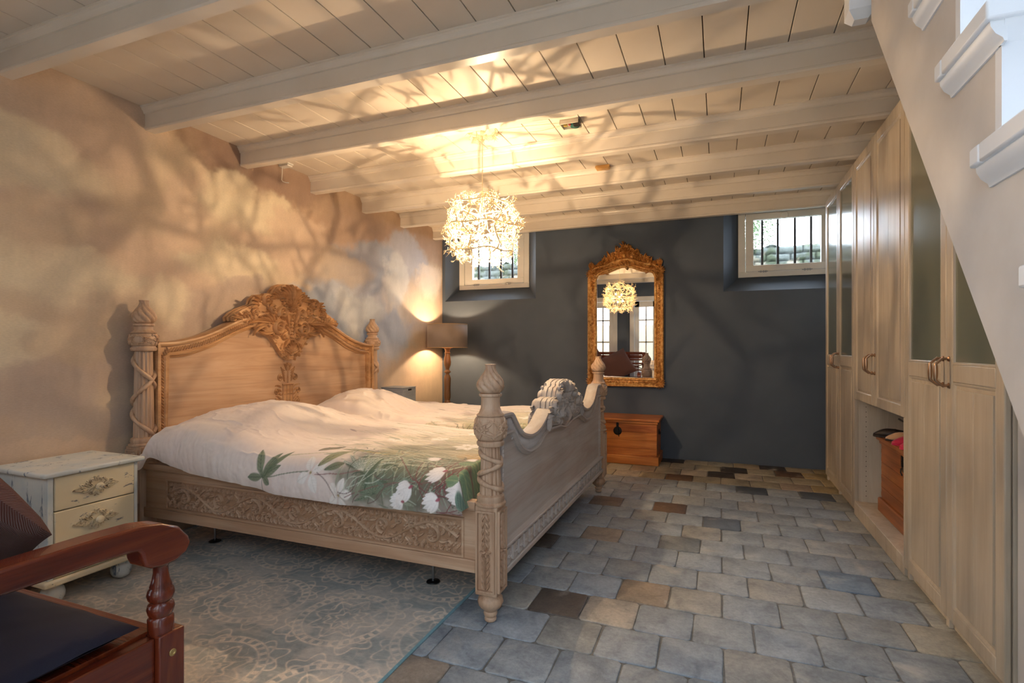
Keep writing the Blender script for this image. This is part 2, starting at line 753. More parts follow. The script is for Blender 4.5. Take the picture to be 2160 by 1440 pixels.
def grid_object(name, X, Y, Z, rgbarr, mat, parent=None, loc=(0, 0, 0), smooth=True):
    ny, nx = X.shape
    me = bpy.data.meshes.new(name)
    co = np.stack([X - loc[0], Y - loc[1], Z - loc[2]], -1).reshape(-1, 3).astype(np.float32)
    q = grid_faces(nx, ny)
    me.vertices.add(len(co))
    me.vertices.foreach_set('co', co.ravel())
    me.loops.add(q.size)
    me.loops.foreach_set('vertex_index', q.ravel().astype(np.int32))
    me.polygons.add(len(q))
    me.polygons.foreach_set('loop_start', (np.arange(len(q)) * 4).astype(np.int32))
    me.polygons.foreach_set('loop_total', np.full(len(q), 4, dtype=np.int32))
    if smooth:
        me.polygons.foreach_set('use_smooth', np.ones(len(q), dtype=bool))
    me.update(calc_edges=True)
    if rgbarr is not None:
        at = me.color_attributes.new(name='Col', type='FLOAT_COLOR', domain='POINT')
        c4 = np.ones((nx * ny, 4), np.float32)
        c4[:, :3] = rgbarr.reshape(-1, 3)
        at.data.foreach_set('color', c4.ravel())
    me.materials.append(mat)
    me.validate()
    o = bpy.data.objects.new(name, me)
    o.location = loc if parent is None else (0, 0, 0)
    COL.objects.link(o)
    if parent is not None:
        o.parent = parent
    return o


PYZ = lambda x0, s=1: (lambda a, b, h: (x0 + s * h, a, b))       # plane facing +x (s=1) or -x
PXZ = lambda y0, s=-1: (lambda a, b, h: (a, y0 + s * h, b))      # plane facing -y (s=-1)

XL, XR, YF, YB, ZC = -3.074, 1.45, 0.15, 5.55, 2.50
ZB = 2.37

# ================================================================ SETTING
# ---------------- floor: antique tiles in running bond
def make_floor():
    rs = random.Random(3)
    base = B()
    cols = []
    PX, PY, GAP = .2235, .2305, .0055
    known = [('dark', -.385, 5.385), ('dark', .11, 5.167), ('dark', .506, 5.406), ('dkbr', -.328, 4.736), ('dark', .047, 4.958), ('rust', -.658, 4.976), ('slate', .262, 4.522), ('slate', .718, 4.489), ('dkbr', -.318, 3.839), ('slate2', .034, 3.621), ('dkbr2', -.773, 3.796), ('blue', .583, 2.94), ('rust', -.367, 2.444), ('dark2', -.669, 2.213), ('dark2', -.945, 2.903), ('rust2', -.655, 3.099), ('tan', -.428, 2.22), ('tan', .274, 4.997), ('rust2', .466, 4.882), ('rust2', -.961, 1.58), ('dkbr', .657, 5.249), ('tan', -.154, 4.983), ('tan', -.817, 4.775)]
    CC = {'dark': (58, 52, 48), 'dark2': (92, 84, 78), 'dkbr': (96, 74, 56), 'dkbr2': (122, 106, 96), 'rust': (146, 132, 116), 'rust2': (150, 138, 126), 'slate': (76, 82, 90), 'slate2': (92, 100, 112), 'blue': (118, 136, 156), 'tan': (168, 160, 148)}
    y0 = 2.125
    vx = []
    j = -10
    while y0 + j * PY < YB:
        ya = y0 + j * PY
        off = -.098 if j % 2 == 0 else .014
        i = -15
        while off + i * PX < XR + .2:
            xa = off + i * PX
            if xa + PX > XL and ya + PY > -.6:
                x1, x2 = max(xa, XL), min(xa + PX, XR + .05)
                yy1, yy2 = ya, min(ya + PY, YB)
                if x2 - x1 > .02 and yy2 - yy1 > .02:
                    c = None
                    for nme, kx, ky in known:
                        if xa <= kx < xa + PX and ya <= ky < ya + PY:
                            c = CC[nme]
                    if c is None:
                        g = rs.gauss(155, 5)
                        tint = rs.gauss(0, 2)
                        warm = (11 if ya > 4.65 else 0) + (8 if xa > .62 else 0)
                        g -= warm * .9
                        c = (g - 9 + tint * .6 + warm * 1.5, g - 1 + warm * .2, g + 6 - tint - warm * 2)
                        if rs.random() < .07:
                            c = (c[0] * 1.02, c[1] * .98, c[2] * .93)
                        if rs.random() < .06:
                            c = tuple(q * .86 for q in c)
                    c = (lin(max(c[0], 5)), lin(max(c[1], 5)), lin(max(c[2], 5)), 1)
                    g2 = GAP / 2
                    dz = rs.uniform(-.0012, .0012)
                    # 4 corners jittered, subdivided edges for an uneven outline
                    jit = lambda: rs.uniform(-.0025, .0025)
                    cor = [(x1 + g2 + jit(), yy1 + g2 + jit()), (x2 - g2 + jit(), yy1 + g2 + jit()), (x2 - g2 + jit(), yy2 - g2 + jit()), (x1 + g2 + jit(), yy2 - g2 + jit())]
                    ring = []
                    for q in range(4):
                        a, b2 = cor[q], cor[(q + 1) % 4]
                        for t in (.06, .35, .65, .94):
                            ex = (b2[1] - a[1], a[0] - b2[0])
                            L = math.hypot(*ex) or 1
                            wv = rs.uniform(-.0016, .0016)
                            ring.append((a[0] + (b2[0] - a[0]) * t + ex[0] / L * wv, a[1] + (b2[1] - a[1]) * t + ex[1] / L * wv))
                    cx = sum(p[0] for p in ring) / 16
                    cy = sum(p[1] for p in ring) / 16
                    n = 16
                    vs_ = [(p[0], p[1], -.02) for p in ring]
                    vs_ += [(p[0], p[1], -.0035 + dz) for p in ring]
                    vs_ += [(p[0] + (cx - p[0]) * .012, p[1] + (cy - p[1]) * .012, -.0012 + dz) for p in ring]
                    vs_ += [(p[0] + (cx - p[0]) * .045, p[1] + (cy - p[1]) * .045, dz) for p in ring]
                    fs = []
                    for r_ in range(3):
                        for k in range(n):
                            k2 = (k + 1) % n
                            fs.append((r_ * n + k, r_ * n + k2, (r_ + 1) * n + k2, (r_ + 1) * n + k))
                    fs.append(tuple(3 * n + k for k in range(n)))
                    base.add(vs_, fs)
                    cols += [c] * len(vs_)
            i += 1
        j += 1
    # mortar bed
    mor = (lin(112), lin(110), lin(106), 1)
    base.box(XL - .3, XR + .3, -1.2, YB + .1, -.12, -.006)
    cols += [mor] * 8
    t = NT('antique_clay_tile')
    a = t.n.new('ShaderNodeAttribute')
    a.attribute_name = 'Col'
    v = t.coord()
    f = t.noise(v, 9, 6, .65, .6)
    f2 = t.noise(v, 60, 5, .7)
    f3 = t.noise(t.coord((1, 1, 1), (0, 0, 0), (7, 3, 0)), 4.5, 5, .6, .4)
    c = t.mix(1.0, a.outputs['Color'], t.ramp(f, [(.28, (.60, .61, .64, 1)), (.48, (1, 1, 1, 1)), (.70, (1.32, 1.29, 1.25, 1))]), 'MULTIPLY')
    c = t.mix(1.0, c, t.ramp(f2, [(.25, (.74, .74, .74, 1)), (.7, (1.16, 1.16, 1.16, 1))]), 'MULTIPLY')
    m = t.ramp(f3, [(.58, (0, 0, 0, 1)), (.72, (.55, .55, .55, 1))])
    c = t.mix(m, c, rgb(196, 192, 184))
    t.col(c)
    add = t.n.new('ShaderNodeMath')
    t.link(f, add.inputs[0])
    t.link(f2, add.inputs[1])
    t.bump(add.outputs[0], .5, .006)
    t.link(t.ramp(f3, [(.3, (.34, .34, .34, 1)), (.7, (.6, .6, .6, 1))]), t.b.inputs['Roughness'])
    t.b.inputs['Specular IOR Level'].default_value = .45
    o = build('floor', base, t.m, cols=cols, ang=50)
    struct(o)


make_floor()


# ---------------- left wall with painted cloud mural
def make_mural():
    y0, y1, z0, z1 = -.1, YB, 0.0, 2.62
    nx, nz = 620, 290
    Y, Z = np.meshgrid(np.linspace(y0, y1, nx), np.linspace(z0, z1, nz))
    CC = {'cream': (224, 210, 182), 'tan': (200, 180, 156), 'mauve': (186, 168, 154), 'rose': (206, 182, 160), 'brown': (146, 120, 106), 'brown2': (170, 142, 120), 'blue': (182, 188, 200), 'blue2': (160, 168, 182), 'pale': (214, 214, 210), 'cream2': (234, 218, 198)}
    base = lc(208, 188, 162)
    C = np.tile(base, (nz, nx, 1)).astype(float)
    # overall drift towards the far end: cooler
    n0 = fbm(nx, nz, 9, 4, 5, 5)
    m = sstep(.42, .58, n0)[..., None]
    C = C * (1 - m) + lc(194, 172, 152) * m
    n1 = fbm(nx, nz, 6, 4, 77, 6, .6)
    wy = (fbm(nx, nz, 14, 7, 21, 6, .62) - .5)
    wz = (fbm(nx, nz, 14, 7, 54, 6, .62) - .5)
    bl = [(1.5, 2.034, 0.33, 0.16, 'cream'), (1.617, 1.505, 0.42, 0.14, 'cream'), (1.5, 1.716, 0.24, 0.14, 'tan'), (1.788, 1.353, 0.41, 0.15, 'tan'), (1.5, 0.9, 0.29, 0.16, 'mauve'), (1.743, 0.707, 0.35, 0.12, 'mauve'), (1.858, 2.385, 0.31, 0.15, 'rose'), (2.035, 1.969, 0.39, 0.16, 'tan'), (2.597, 2.531, 0.41, 0.13, 'brown'), (2.422, 2.436, 0.29, 0.12, 'brown'), (3.191, 2.383, 0.49, 0.18, 'brown'), (2.915, 2.062, 0.43, 0.17, 'cream'), (2.597, 2.181, 0.28, 0.16, 'cream'), (3.806, 2.224, 0.82, 0.29, 'brown2'), (4.798, 2.291, 0.95, 0.3, 'brown2'), (3.191, 1.831, 0.37, 0.15, 'rose'), (2.597, 1.671, 0.45, 0.13, 'cream'), (2.389, 1.37, 0.32, 0.15, 'mauve'), (2.75, 1.494, 0.3, 0.1, 'mauve'), (3.622, 1.819, 0.6, 0.16, 'tan'), (3.743, 1.588, 0.4, 0.25, 'blue'), (4.146, 1.895, 0.5, 0.22, 'blue2'), (4.798, 1.99, 0.5, 0.3, 'blue'), (4.296, 1.318, 0.79, 0.46, 'blue'), (4.708, 1.581, 0.4, 0.26, 'cream2'), (3.292, 1.997, 0.39, 0.15, 'rose'), (3.564, 1.292, 0.37, 0.24, 'blue2'), (4.005, 1.482, 0.3, 0.18, 'pale'), (4.987, 1.602, 0.3, 0.3, 'tan'), (5.24, 1.838, 0.28, 0.2, 'cream2'), (5.188, 0.868, 0.5, 0.48, 'tan'), (4.708, 0.788, 0.48, 0.3, 'rose'), (2.173, 1.383, 0.18, 0.17, 'cream'), (2.116, 1.601, 0.37, 0.11, 'rose'), (1.428, 1.149, 0.23, 0.13, 'cream'), (1.679, 1.151, 0.23, 0.12, 'tan'), (1.617, 0.583, 0.31, 0.07, 'rose'),
          (4.35, .9, .5, .35, 'blue2'), (4.5, 1.2, .3, .25, 'blue'), (3.75, 1.42, .55, .22, 'pale'), (4.6, 1.75, .22, .28, 'pale'), (3.95, 1.15, .4, .3, 'blue2'), (2.75, 2.33, .45, .16, 'brown'), (2.9, 1.38, .22, .12, 'mauve'), (2.3, 1.95, .2, .3, 'rose'), (1.75, 2.2, .3, .2, 'rose'), (2.9, 1.25, .4, .2, 'tan'), (3.3, 1.45, .3, .15, 'blue2')]
    order = sorted(bl, key=lambda q: -q[2] * q[3])
    for by, bz, ry, rz, cn in order:
        d = np.sqrt(((Y - by + wy * .42) / (ry * 1.15)) ** 2 + ((Z - bz + wz * .34) / (rz * 1.25)) ** 2)
        # one crisp flank, one soft flank, as brushed clouds have
        side = np.clip(((Z - bz) / rz + (n1 - .5) * 3) * .5 + .5, 0, 1)
        soft = .35 + .35 * (1 - side)
        k = (1 - sstep(1 - soft * .75, 1.0, d)) * .76
        k = k[..., None]
        C = C * (1 - k) + lc(*CC[cn]) * k
    tex = fbm(nx, nz, 120, 22, 9, 4, .7)
    C = C * (1 + (tex[..., None] - .5) * .16)
    brush = fbm(nx, nz, 34, 60, 123, 4, .65)
    C = C * (1 + (brush[..., None] - .5) * .10)
    mat = m_attr('cloud_mural_plaster', .75, 140, .05, .22, 0, (1, .45, 1.4))
    o = grid_object('wall_left', np.full_like(Y, XL), Y, Z, C, mat, loc=(XL, 0, 0), smooth=False)
    struct(o, 'left wall painted with beige, brown and blue grey clouds')
    b = B().box(XL - .2, XL - .004, -.1, YB + .4, -.1, 2.75)
    struct(build('wall_left_core', b, M['greywall'], smooth=False))


make_mural()
bpy.data.objects['wall_left_core'].name = 'wall_west'


# ---------------- back wall with two splayed window recesses
WIN = [dict(o=(-3.036, -1.898), i=(-2.943, -2.042)), dict(o=(.039, 1.19), i=(.177, 1.04))]
ZO, ZI, YI = 1.667, 1.818, 5.75


def make_back():
    b = B()

    def quad(*p):
        b.add(list(p), [(0, 1, 2, 3)])
    def wall(x0, x1, z0, z1, y=YB):
        quad((x0, y, z0), (x1, y, z0), (x1, y, z1), (x0, y, z1))
    wall(XL, XR, 0, ZO)
    wall(XL, WIN[0]['o'][0], ZO, 2.62)
    wall(WIN[0]['o'][1], WIN[1]['o'][0], ZO, 2.62)
    wall(WIN[1]['o'][1], XR, ZO, 2.62)
    for w in WIN:
        a, c = w['o']
        p, q = w['i']
        quad((a, YB, ZO), (c, YB, ZO), (q, YI, ZI), (p, YI, ZI))
        quad((a, YB, ZO), (p, YI, ZI), (p, YI, 2.62), (a, YB, 2.62))
        quad((c, YB, ZO), (c, YB, 2.62), (q, YI, 2.62), (q, YI, ZI))
    # body of the wall behind the plaster
    y0, y1 = YI + .03, YI + .2
    b.box(XL - .2, XR + .2, y0, y1, -.1, ZI + .02)
    b.box(XL - .2, WIN[0]['i'][0] + .02, y0, y1, ZI, 2.75)
    b.box(WIN[0]['i'][1] - .02, WIN[1]['i'][0] + .02, y0, y1, ZI, 2.75)
    b.box(WIN[1]['i'][1] - .02, XR + .2, y0, y1, ZI, 2.75)
    for w in WIN:
        b.box(w['i'][0], w['i'][1], y0, y1, 2.44, 2.75)
    struct(build('wall_back', b, M['navy'], smooth=False), 'dark navy grey back wall with two splayed window niches')


make_back()


def make_small_window(idx, w, sx0, sx1, gx0, gx1, label):
    x0, x1 = w['i']
    t = thing_struct('window_%d' % idx, ((x0 + x1) / 2, YI, ZI), label)
    zt = 2.50
    f = B()
    d0, d1 = YI - .015, YI + .07
    f.box(x0, x1, d0, d1, ZI, sz0 := ZI + .052)
    f.box(x0, sx0, d0, d1, sz0, zt)
    f.box(sx1, x1, d0, d1, sz0, zt)
    f.box(sx0, sx1, d0, d1, 2.455, zt)
    build('window_frame', f, M['white'], t, bevel=.003)
    s = B()
    e0, e1 = YI - .009, YI + .045
    g = .004
    s.box(sx0 + g, sx1 - g, e0, e1, sz0 + g, 1.936)
    s.box(sx0 + g, sx1 - g, e0, e1, 2.385, 2.45)
    s.box(sx0 + g, gx0, e0, e1, 1.936, 2.385)
    s.box(gx1, sx1 - g, e0, e1, 1.936, 2.385)
    sash = build('sash', s, M['white'], t, bevel=.003)
    p = B()
    y = YI + .02
    p.add([(gx0, y, 1.936), (gx1, y, 1.936), (gx1, y, 2.385), (gx0, y, 2.385)], [(0, 1, 2, 3)])
    build('glass_pane', p, M['glass'], sash, smooth=False)
    for hx in (sx0 + .16, sx1 - .20):
        h = B()
        h.box(hx - .035, hx + .035, e0 - .006, e0 + .002, sz0 - .006, sz0 + .004)
        h.tube([(hx - .045, e0 - .006, sz0 + .002), (hx + .045, e0 - .006, sz0 + .002)], .005, 8)
        for k in (-.02, .005, .025):
            h.box(hx + k - .006, hx + k + .006, e0 - .01, e0, sz0 - .01, sz0 + .012)
        build('hinge', h, M['steel'], t, bevel=.001)
    k = B()
    kx = gx0 + (gx1 - gx0) * .5 - .02
    k.lathe([(.001, 0), (.032, 0), (.034, .004), (.03, .01), (.001, .012)], 0, 0, 20)
    k.v = [(a + kx, e0 - c, b_ + 2.41) for a, b_, c in k.v]
    build('catch', k, M['white'], t)
    return t


make_small_window(1, WIN[0], -2.875, -2.105, -2.77, -2.188, 'small barred basement window behind the twig chandelier')
make_small_window(2, WIN[1], .242, .985, .317, .904, 'small barred basement window at the right, above the wall')

# security bars: each its own thing
bars = [(-2.735, 1), (-2.592, 1), (-2.440, 1), (-2.292, 1), (.402, 2), (.543, 2), (.694, 2), (.834, 2)]
side = ['first', 'second', 'third', 'fourth']
cnt = {1: 0, 2: 0}
for x, k in bars:
    b = B()
    b.box(x - .0105, x + .0105, 5.845, 5.866, 1.838, 2.44)
    b.lathe([(.014, 1.84), (.022, 1.845), (.022, 1.858), (.014, 1.864)], x, 5.856, 12)
    where = 'left window behind the chandelier' if k == 1 else 'right window'
    tag(build('window_bar', b, M['iron'], loc=(x, 5.856, 1.838)), 'black iron bar outside the %s, %s from the left' % (where, side[cnt[k]]), 'window bar', 'iron bars outside the basement windows')
    cnt[k] += 1


# ---------------- ceiling boards
def make_ceiling():
    b = B()
    off = -1.494
    i = -10
    while off + i * .1785 < XR:
        a = off + i * .1785 + .0022
        c = off + (i + 1) * .1785 - .0022
        a, c = max(a, XL), min(c, XR)
        if c - a > .01:
            segs = [(-.1, YB + .02)]
            if c > .37:
                segs = [(2.0, YB + .02)]
                if a < .37:
                    b.box(a, .37, -.1, 2.0, ZC, ZC + .02)
            for s0, s1 in segs:
                b.box(a, c, s0, s1, ZC, ZC + .02)
        i += 1
    build('ceiling', b, M['ceil'], smooth=False, bevel=.0015, seg=1)
    struct(bpy.data.objects['ceiling'], 'white painted board ceiling')
    d = B()
    d.box(XL - .2, .37, -.2, YI + .2, ZC + .021, ZC + .12)
    d.box(.37, XR + .2, 2.0, YI + .2, ZC + .021, ZC + .12)
    struct(build('ceiling_deck', d, M['gap'], smooth=False))


make_ceiling()
bpy.data.objects['ceiling_deck'].name = 'ceiling_back'

BEAMS = [.72, 1.38, 2.05, 2.70, 3.37, 4.03, 4.66, 5.33]
for i, y in enumerate(BEAMS):
    b = B()
    x1 = .37 if y < 2.0 else XR
    # rounded lower arrises with a bead, cove moulding where the beam meets the boards
    prof = [(y - .028, ZC), (y - .028, ZC - .008), (y - .022, ZC - .010), (y - .020, ZC - .018), (y - .012, ZC - .026), (y - .009, ZC - .034), (y - .009, ZC - .038), (y, ZC - .040), (y, ZB + .018), (y - .003, ZB + .014), (y - .003, ZB + .006), (y + .003, ZB), (y + .06, ZB), (y + .066, ZB + .006), (y + .066, ZC - .040), (y + .075, ZC - .034), (y + .078, ZC - .026), (y + .086, ZC - .018), (y + .088, ZC - .008), (y + .094, ZC)]
    b.prism(prof, lambda a, z, h: (h, a, z), XL, x1)
    o = build('trim_%d' % (i + 1), b, M['beam'], ang=25)
    struct(o, 'white painted ceiling beam')

# screw covers and joints seen on the beams are left as paint texture

# ---------------- right wall, under-stair wall, front wall
b = B().box(XR, XR + .15, -.2, YI + .2, -.1, 4.2)
struct(build('wall_right', b, M['greywall'], smooth=False))
b = B().box(.866, XR, 2.02, 2.105, 0, ZB)
b.box(.876, .90, 2.105, 2.128, 0, ZB)
struct(build('wall_understair', b, M['greywall'], smooth=False))
bpy.data.objects['wall_understair'].name = 'wall_near'
# stairwell shaft above the ceiling
b = B().box(.42, XR, 2.0, 2.12, ZC + .12, 4.2)
b.box(.28, .37, -.42, 2.12, ZC + .12, 3.4)
struct(build('wall_stairwell', b, M['white'], smooth=False))


def make_front():
    b = B()
    y0, y1 = -.05, YF
    b.box(XL - .2, -3.02, y0, y1, -.1, ZC)
    b.box(-1.955, -1.70, y0, y1, 0, ZC)
    b.box(-.62, -.46, y0, y1, 0, ZC)
    b.box(.36, XR + .2, -.42, -.22, 0, 4.2)
    b.box(.34, .375, -.42, y1, 0, ZC)
    for a, c in ((-3.02, -1.955), (-1.70, -.62), (-.46, .34)):
        b.box(a, c, y0, y1, 2.16, ZC)
    struct(build('wall_front', b, M['navy'], smooth=False), 'dark navy grey wall with glazed garden doors, seen in the mirror')
    for n_, (a, c) in enumerate(((-3.02, -1.955), (-1.70, -.62))):
        t = thing_struct('door_%d' % (n_ + 1), ((a + c) / 2, .08, 0), 'white glazed garden door reflected in the mirror')
        f = B()
        f.box(a, a + .09, y0, y1 + .02, 0, 2.16)
        f.box(c - .09, c, y0, y1 + .02, 0, 2.16)
        f.box(a + .09, c - .09, y0, y1 + .02, 2.07, 2.16)
        build('door_frame', f, M['white'], t, bevel=.004)
        mid = (a + c) / 2
        for s0, s1 in ((a + .093, mid - .002), (mid + .002, c - .093)):
            l = B()
            ly0, ly1 = .06, .10
            l.box(s0, s0 + .085, ly0, ly1, .02, 2.065)
            l.box(s1 - .085, s1, ly0, ly1, .02, 2.065)
            l.box(s0, s1, ly0, ly1, .02, .25)
            l.box(s0, s1, ly0, ly1, 1.95, 2.065)
            for zz in (.78, 1.22, 1.67):
                l.box(s0, s1, ly0 + .008, ly1 - .008, zz, zz + .028)
            m_ = (s0 + s1) / 2
            l.box(m_ - .012, m_ + .012, ly0 + .008, ly1 - .008, .25, 1.95)
            leaf = build('door_leaf', l, M['white'], t, smooth=False)
            g = B()
            g.add([(s0 + .07, .08, .25), (s1 - .07, .08, .25), (s1 - .07, .08, 1.99), (s0 + .07, .08, 1.99)], [(0, 1, 2, 3)])
            build('glass_pane', g, M['glass'], leaf, smooth=False)


make_front()


# ---------------- outside
def make_outside():
    # rough stone wall behind the barred windows
    nx, nz = 420, 60
    X, Z = np.meshgrid(np.linspace(-4.2, 2.6, nx), np.linspace(0, 1, nz))
    top = 2.30 + .05 * (fbm(nx, 1, 30, 1, 4, 4)[0] - .5) * 2 - .0 * X[0]
    Zz = 1.3 + Z * (top[None, :] - 1.3)
    row = (Zz - 1.3) / .085
    bx = X / .26 + (row.astype(int) % 2) * .5
    d = np.minimum(np.minimum(row % 1, 1 - row % 1) * 1.2, np.minimum(bx % 1, 1 - bx % 1) * 3)
    disp = np.clip(d * 5, 0, 1) * .03 + fbm(nx, nz, 60, 12, 31, 4) * .03
    n = fbm(nx, nz, 50, 8, 61, 5, .6)
    C = lc(128, 134, 128) * (1 - sstep(.4, .6, n))[..., None] + lc(98, 106, 84) * sstep(.4, .6, n)[..., None]
    n2 = fbm(nx, nz, 34, 10, 17, 4)
    C = np.where((n2 > .58)[..., None], lc(168, 160, 140), C)
    C = C * (.45 + .55 * np.clip(d * 6, 0, 1))[..., None]
    o = grid_object('garden_wall', X, 7.0 - disp, Zz, C, m_attr('mossy_brick', .95, 40, .1, .5), loc=(0, 7.0, 1.3), smooth=False)
    tag(o, 'mossy brick garden wall outside the barred windows', 'wall')
    b = B().box(-4.4, 2.8, 7.01, 7.3, .9, 2.27)
    b.box(-4.4, 2.8, 5.98, 7.3, .9, 1.62)
    b.box(-4.4, 2.8, 7.3, 8.9, .9, 1.5)
    struct(build('ground', b, m_paint('soil', rgb(96, 100, 80), None, .95), smooth=False))
    # foliage above the wall
    rs = random.Random(5)
    for x, z, r, lab in ((.30, 2.86, .42, 'green leafy shrub above the garden wall, left in the right window'), (-2.9, 2.75, .4, 'green leafy shrub above the garden wall, behind the chandelier')):
        t = thing('garden_shrub', lab, 'shrub', (x, 8.0, 1.5), 'shrubs beyond the garden wall')
        l = B()
        for k in range(3200):
            th, ph = rs.uniform(0, 2 * pi), math.acos(rs.uniform(-1, 1))
            rr = r * rs.uniform(.3, 1) ** .5 * (1 + .25 * sin(th * 3))
            c = Vector((x + rr * cos(th) * sin(ph), 8.0 + rr * sin(th) * sin(ph), z + rr * cos(ph) * 1.1))
            a = Vector((rs.uniform(-1, 1), rs.uniform(-1, 1), rs.uniform(-1, 1))).normalized() * .018
            q = a.cross(Vector((rs.uniform(-1, 1), rs.uniform(-1, 1), rs.uniform(-1, 1)))).normalized() * .011
            l.add([tuple(c - a), tuple(c + q), tuple(c + a), tuple(c - q)], [(0, 1, 2, 3)])
        build('foliage', l, m_flat('shrub_leaves', rgb(96, 118, 76), .6), t, smooth=False)
        s = B()
        s.tube([(x, 8.0, 1.5), (x + .02, 8.0, z)], [.03, .012], 8)
        for k in range(7):
            an = k * .9
            s.tube([(x, 8, z - .4 + k * .05), (x + .25 * cos(an), 8 + .25 * sin(an), z + .1)], [.012, .004], 5)
        build('stem', s, m_flat('bark', rgb(96, 80, 62), .9), t)
    # garden side seen in the mirror
    b = B().box(-5, 3, -4.2, -4.0, 0, 1.75)
    tag(build('terrace_wall', b, m_paint('beige_render', rgb(104, 94, 74), None, .9), smooth=False, loc=(-1, -4.1, 0)), 'beige rendered terrace wall reflected in the mirror', 'wall')
    b = B().box(-5, 3, -4.2, -1.2, -.12, -.01)
    struct(build('terrace', b, m_paint('paving', rgb(150, 146, 140), None, .9), smooth=False))


make_outside()

# ================================================================ BED
YC = 3.025
BED = thing('carved_bed', 'large carved bleached teak double bed with fluted posts and crested headboard', 'bed', (-1.92, YC, 0))


def flute_fn(n, depth):
    return lambda r, z, t: r * (1 - depth * (0.5 + 0.5 * cos(n * t)) ** 1.6)


def carve_band(b, cx, cy, r_of, z0, z1, reps, h=.008):
    """vine with leaves wrapped on a turned bulb"""
    zm, hz = (z0 + z1) / 2, (z1 - z0) / 2
    R = r_of(zm)

    def P(a, bb, hh):
        rr = r_of(bb) + hh
        return (cx + rr * cos(a / R), cy + rr * sin(a / R), bb)
    C = 2 * pi * R
    L = C / reps
    for s in (1, -1):
        pts = [(C * i / (reps * 12), zm + s * hz * .62 * sin(pi * 2 * i / 24.0)) for i in range(reps * 12 + 1)]
        b.ribbon(pts, hz * .09, h * .9, P, 0)
    for i in range(reps * 2):
        a = L * i / 2
        s = 1 if i % 2 == 0 else -1
        b.flower((a + L * .25, zm), hz * .42, P, h, 5)
        for d in (.7, 2.2, -.6, -2.2):
            b.leaf((a + L * .25 + hz * .3 * cos(d), zm + hz * .3 * sin(d)), d, hz * .75, .8 * s, hz * .17, h, P, n=6)
        b.leaf((a, zm + s * hz * .5), s * 1.2, hz * .5, 1.2, hz * .15, h, P, n=6)
        b.leaf((a, zm - s * hz * .4), -s * 1.9, hz * .5, 1.2, hz * .15, h, P, n=6)


def block_carving(b, P, w, z0, z1, h=.008):
    """vertical acanthus panel: a in [-w,w]"""
    zm = (z0 + z1) / 2
    H = z1 - z0
    # frame
    b.sweep([(-w, z0), (w, z0), (w, z1), (-w, z1)], [(-.004, 0), (-.004, h * .8), (.004, h * .8), (.004, 0)], P, closed=True)
    fz = z0 + H * .50
    b.flower((0, fz), w * .62, P, h * 1.3, 6)
    k = max(2, int(H / (w * 1.5)))
    for i in range(k):
        t = i / k
        zb = z0 + H * (.02 + .42 * t)
        for mx in (1, -1):
            b.leaf((0, zb), .95, w * 1.05, .9, w * .22, h, P, mx=mx, n=7)
            b.leaf((0, zb + w * .25), 1.3, w * .95, .7, w * .16, h, P, mx=mx, n=7)
            b.leaf((0, z1 - (zb - z0)), -.95, w * 1.0, -.9, w * .2, h * .8, P, mx=mx, n=7)
            b.leaf((0, z1 - (zb - z0) - w * .3), -1.3, w * .8, -.9, w * .14, h * .8, P, mx=mx, n=7)
        b.leaf((0, zb), pi / 2, w * .9, 0, w * .2, h * 1.2, P, n=6)
    b.ribbon([(0, z0 + .01), (0, z1 - .01)], w * .07, h * .7, P)


def finial(b, x, y, z0, z1, R):
    H = z1 - z0
    prof = [(.55, 0), (.72, .03), (.9, .12), (1, .24), (1, .34), (.9, .46), (.7, .60), (.5, .72), (.4, .82), (.36, .9), (.38, .97), (.40, 1.0)]
    pr = []
    m = 28
    for i in range(m + 1):
        t = i / m
        for (r0, t0), (r1, t1) in zip(prof, prof[1:]):
            if t0 <= t <= t1 + 1e-9:
                r = r0 + (r1 - r0) * (t - t0) / (t1 - t0)
                break
        pr.append((R * r, z0 + H * t))
    pr += [(R * .30, z1 + H * .004), (R * .26, z1 - H * .02)]

    def fl(r, z, t):
        u = (z - z0) / H
        dd = .26 * sin(pi * min(1, max(0, u) * .95 + .05)) ** .5
        q = abs(cos(4.5 * (t + u * 2.0))) ** .8
        return r * (1 - dd * (1 - q) ** 1.3)
    b.lathe(pr, x, y, 72, fl)


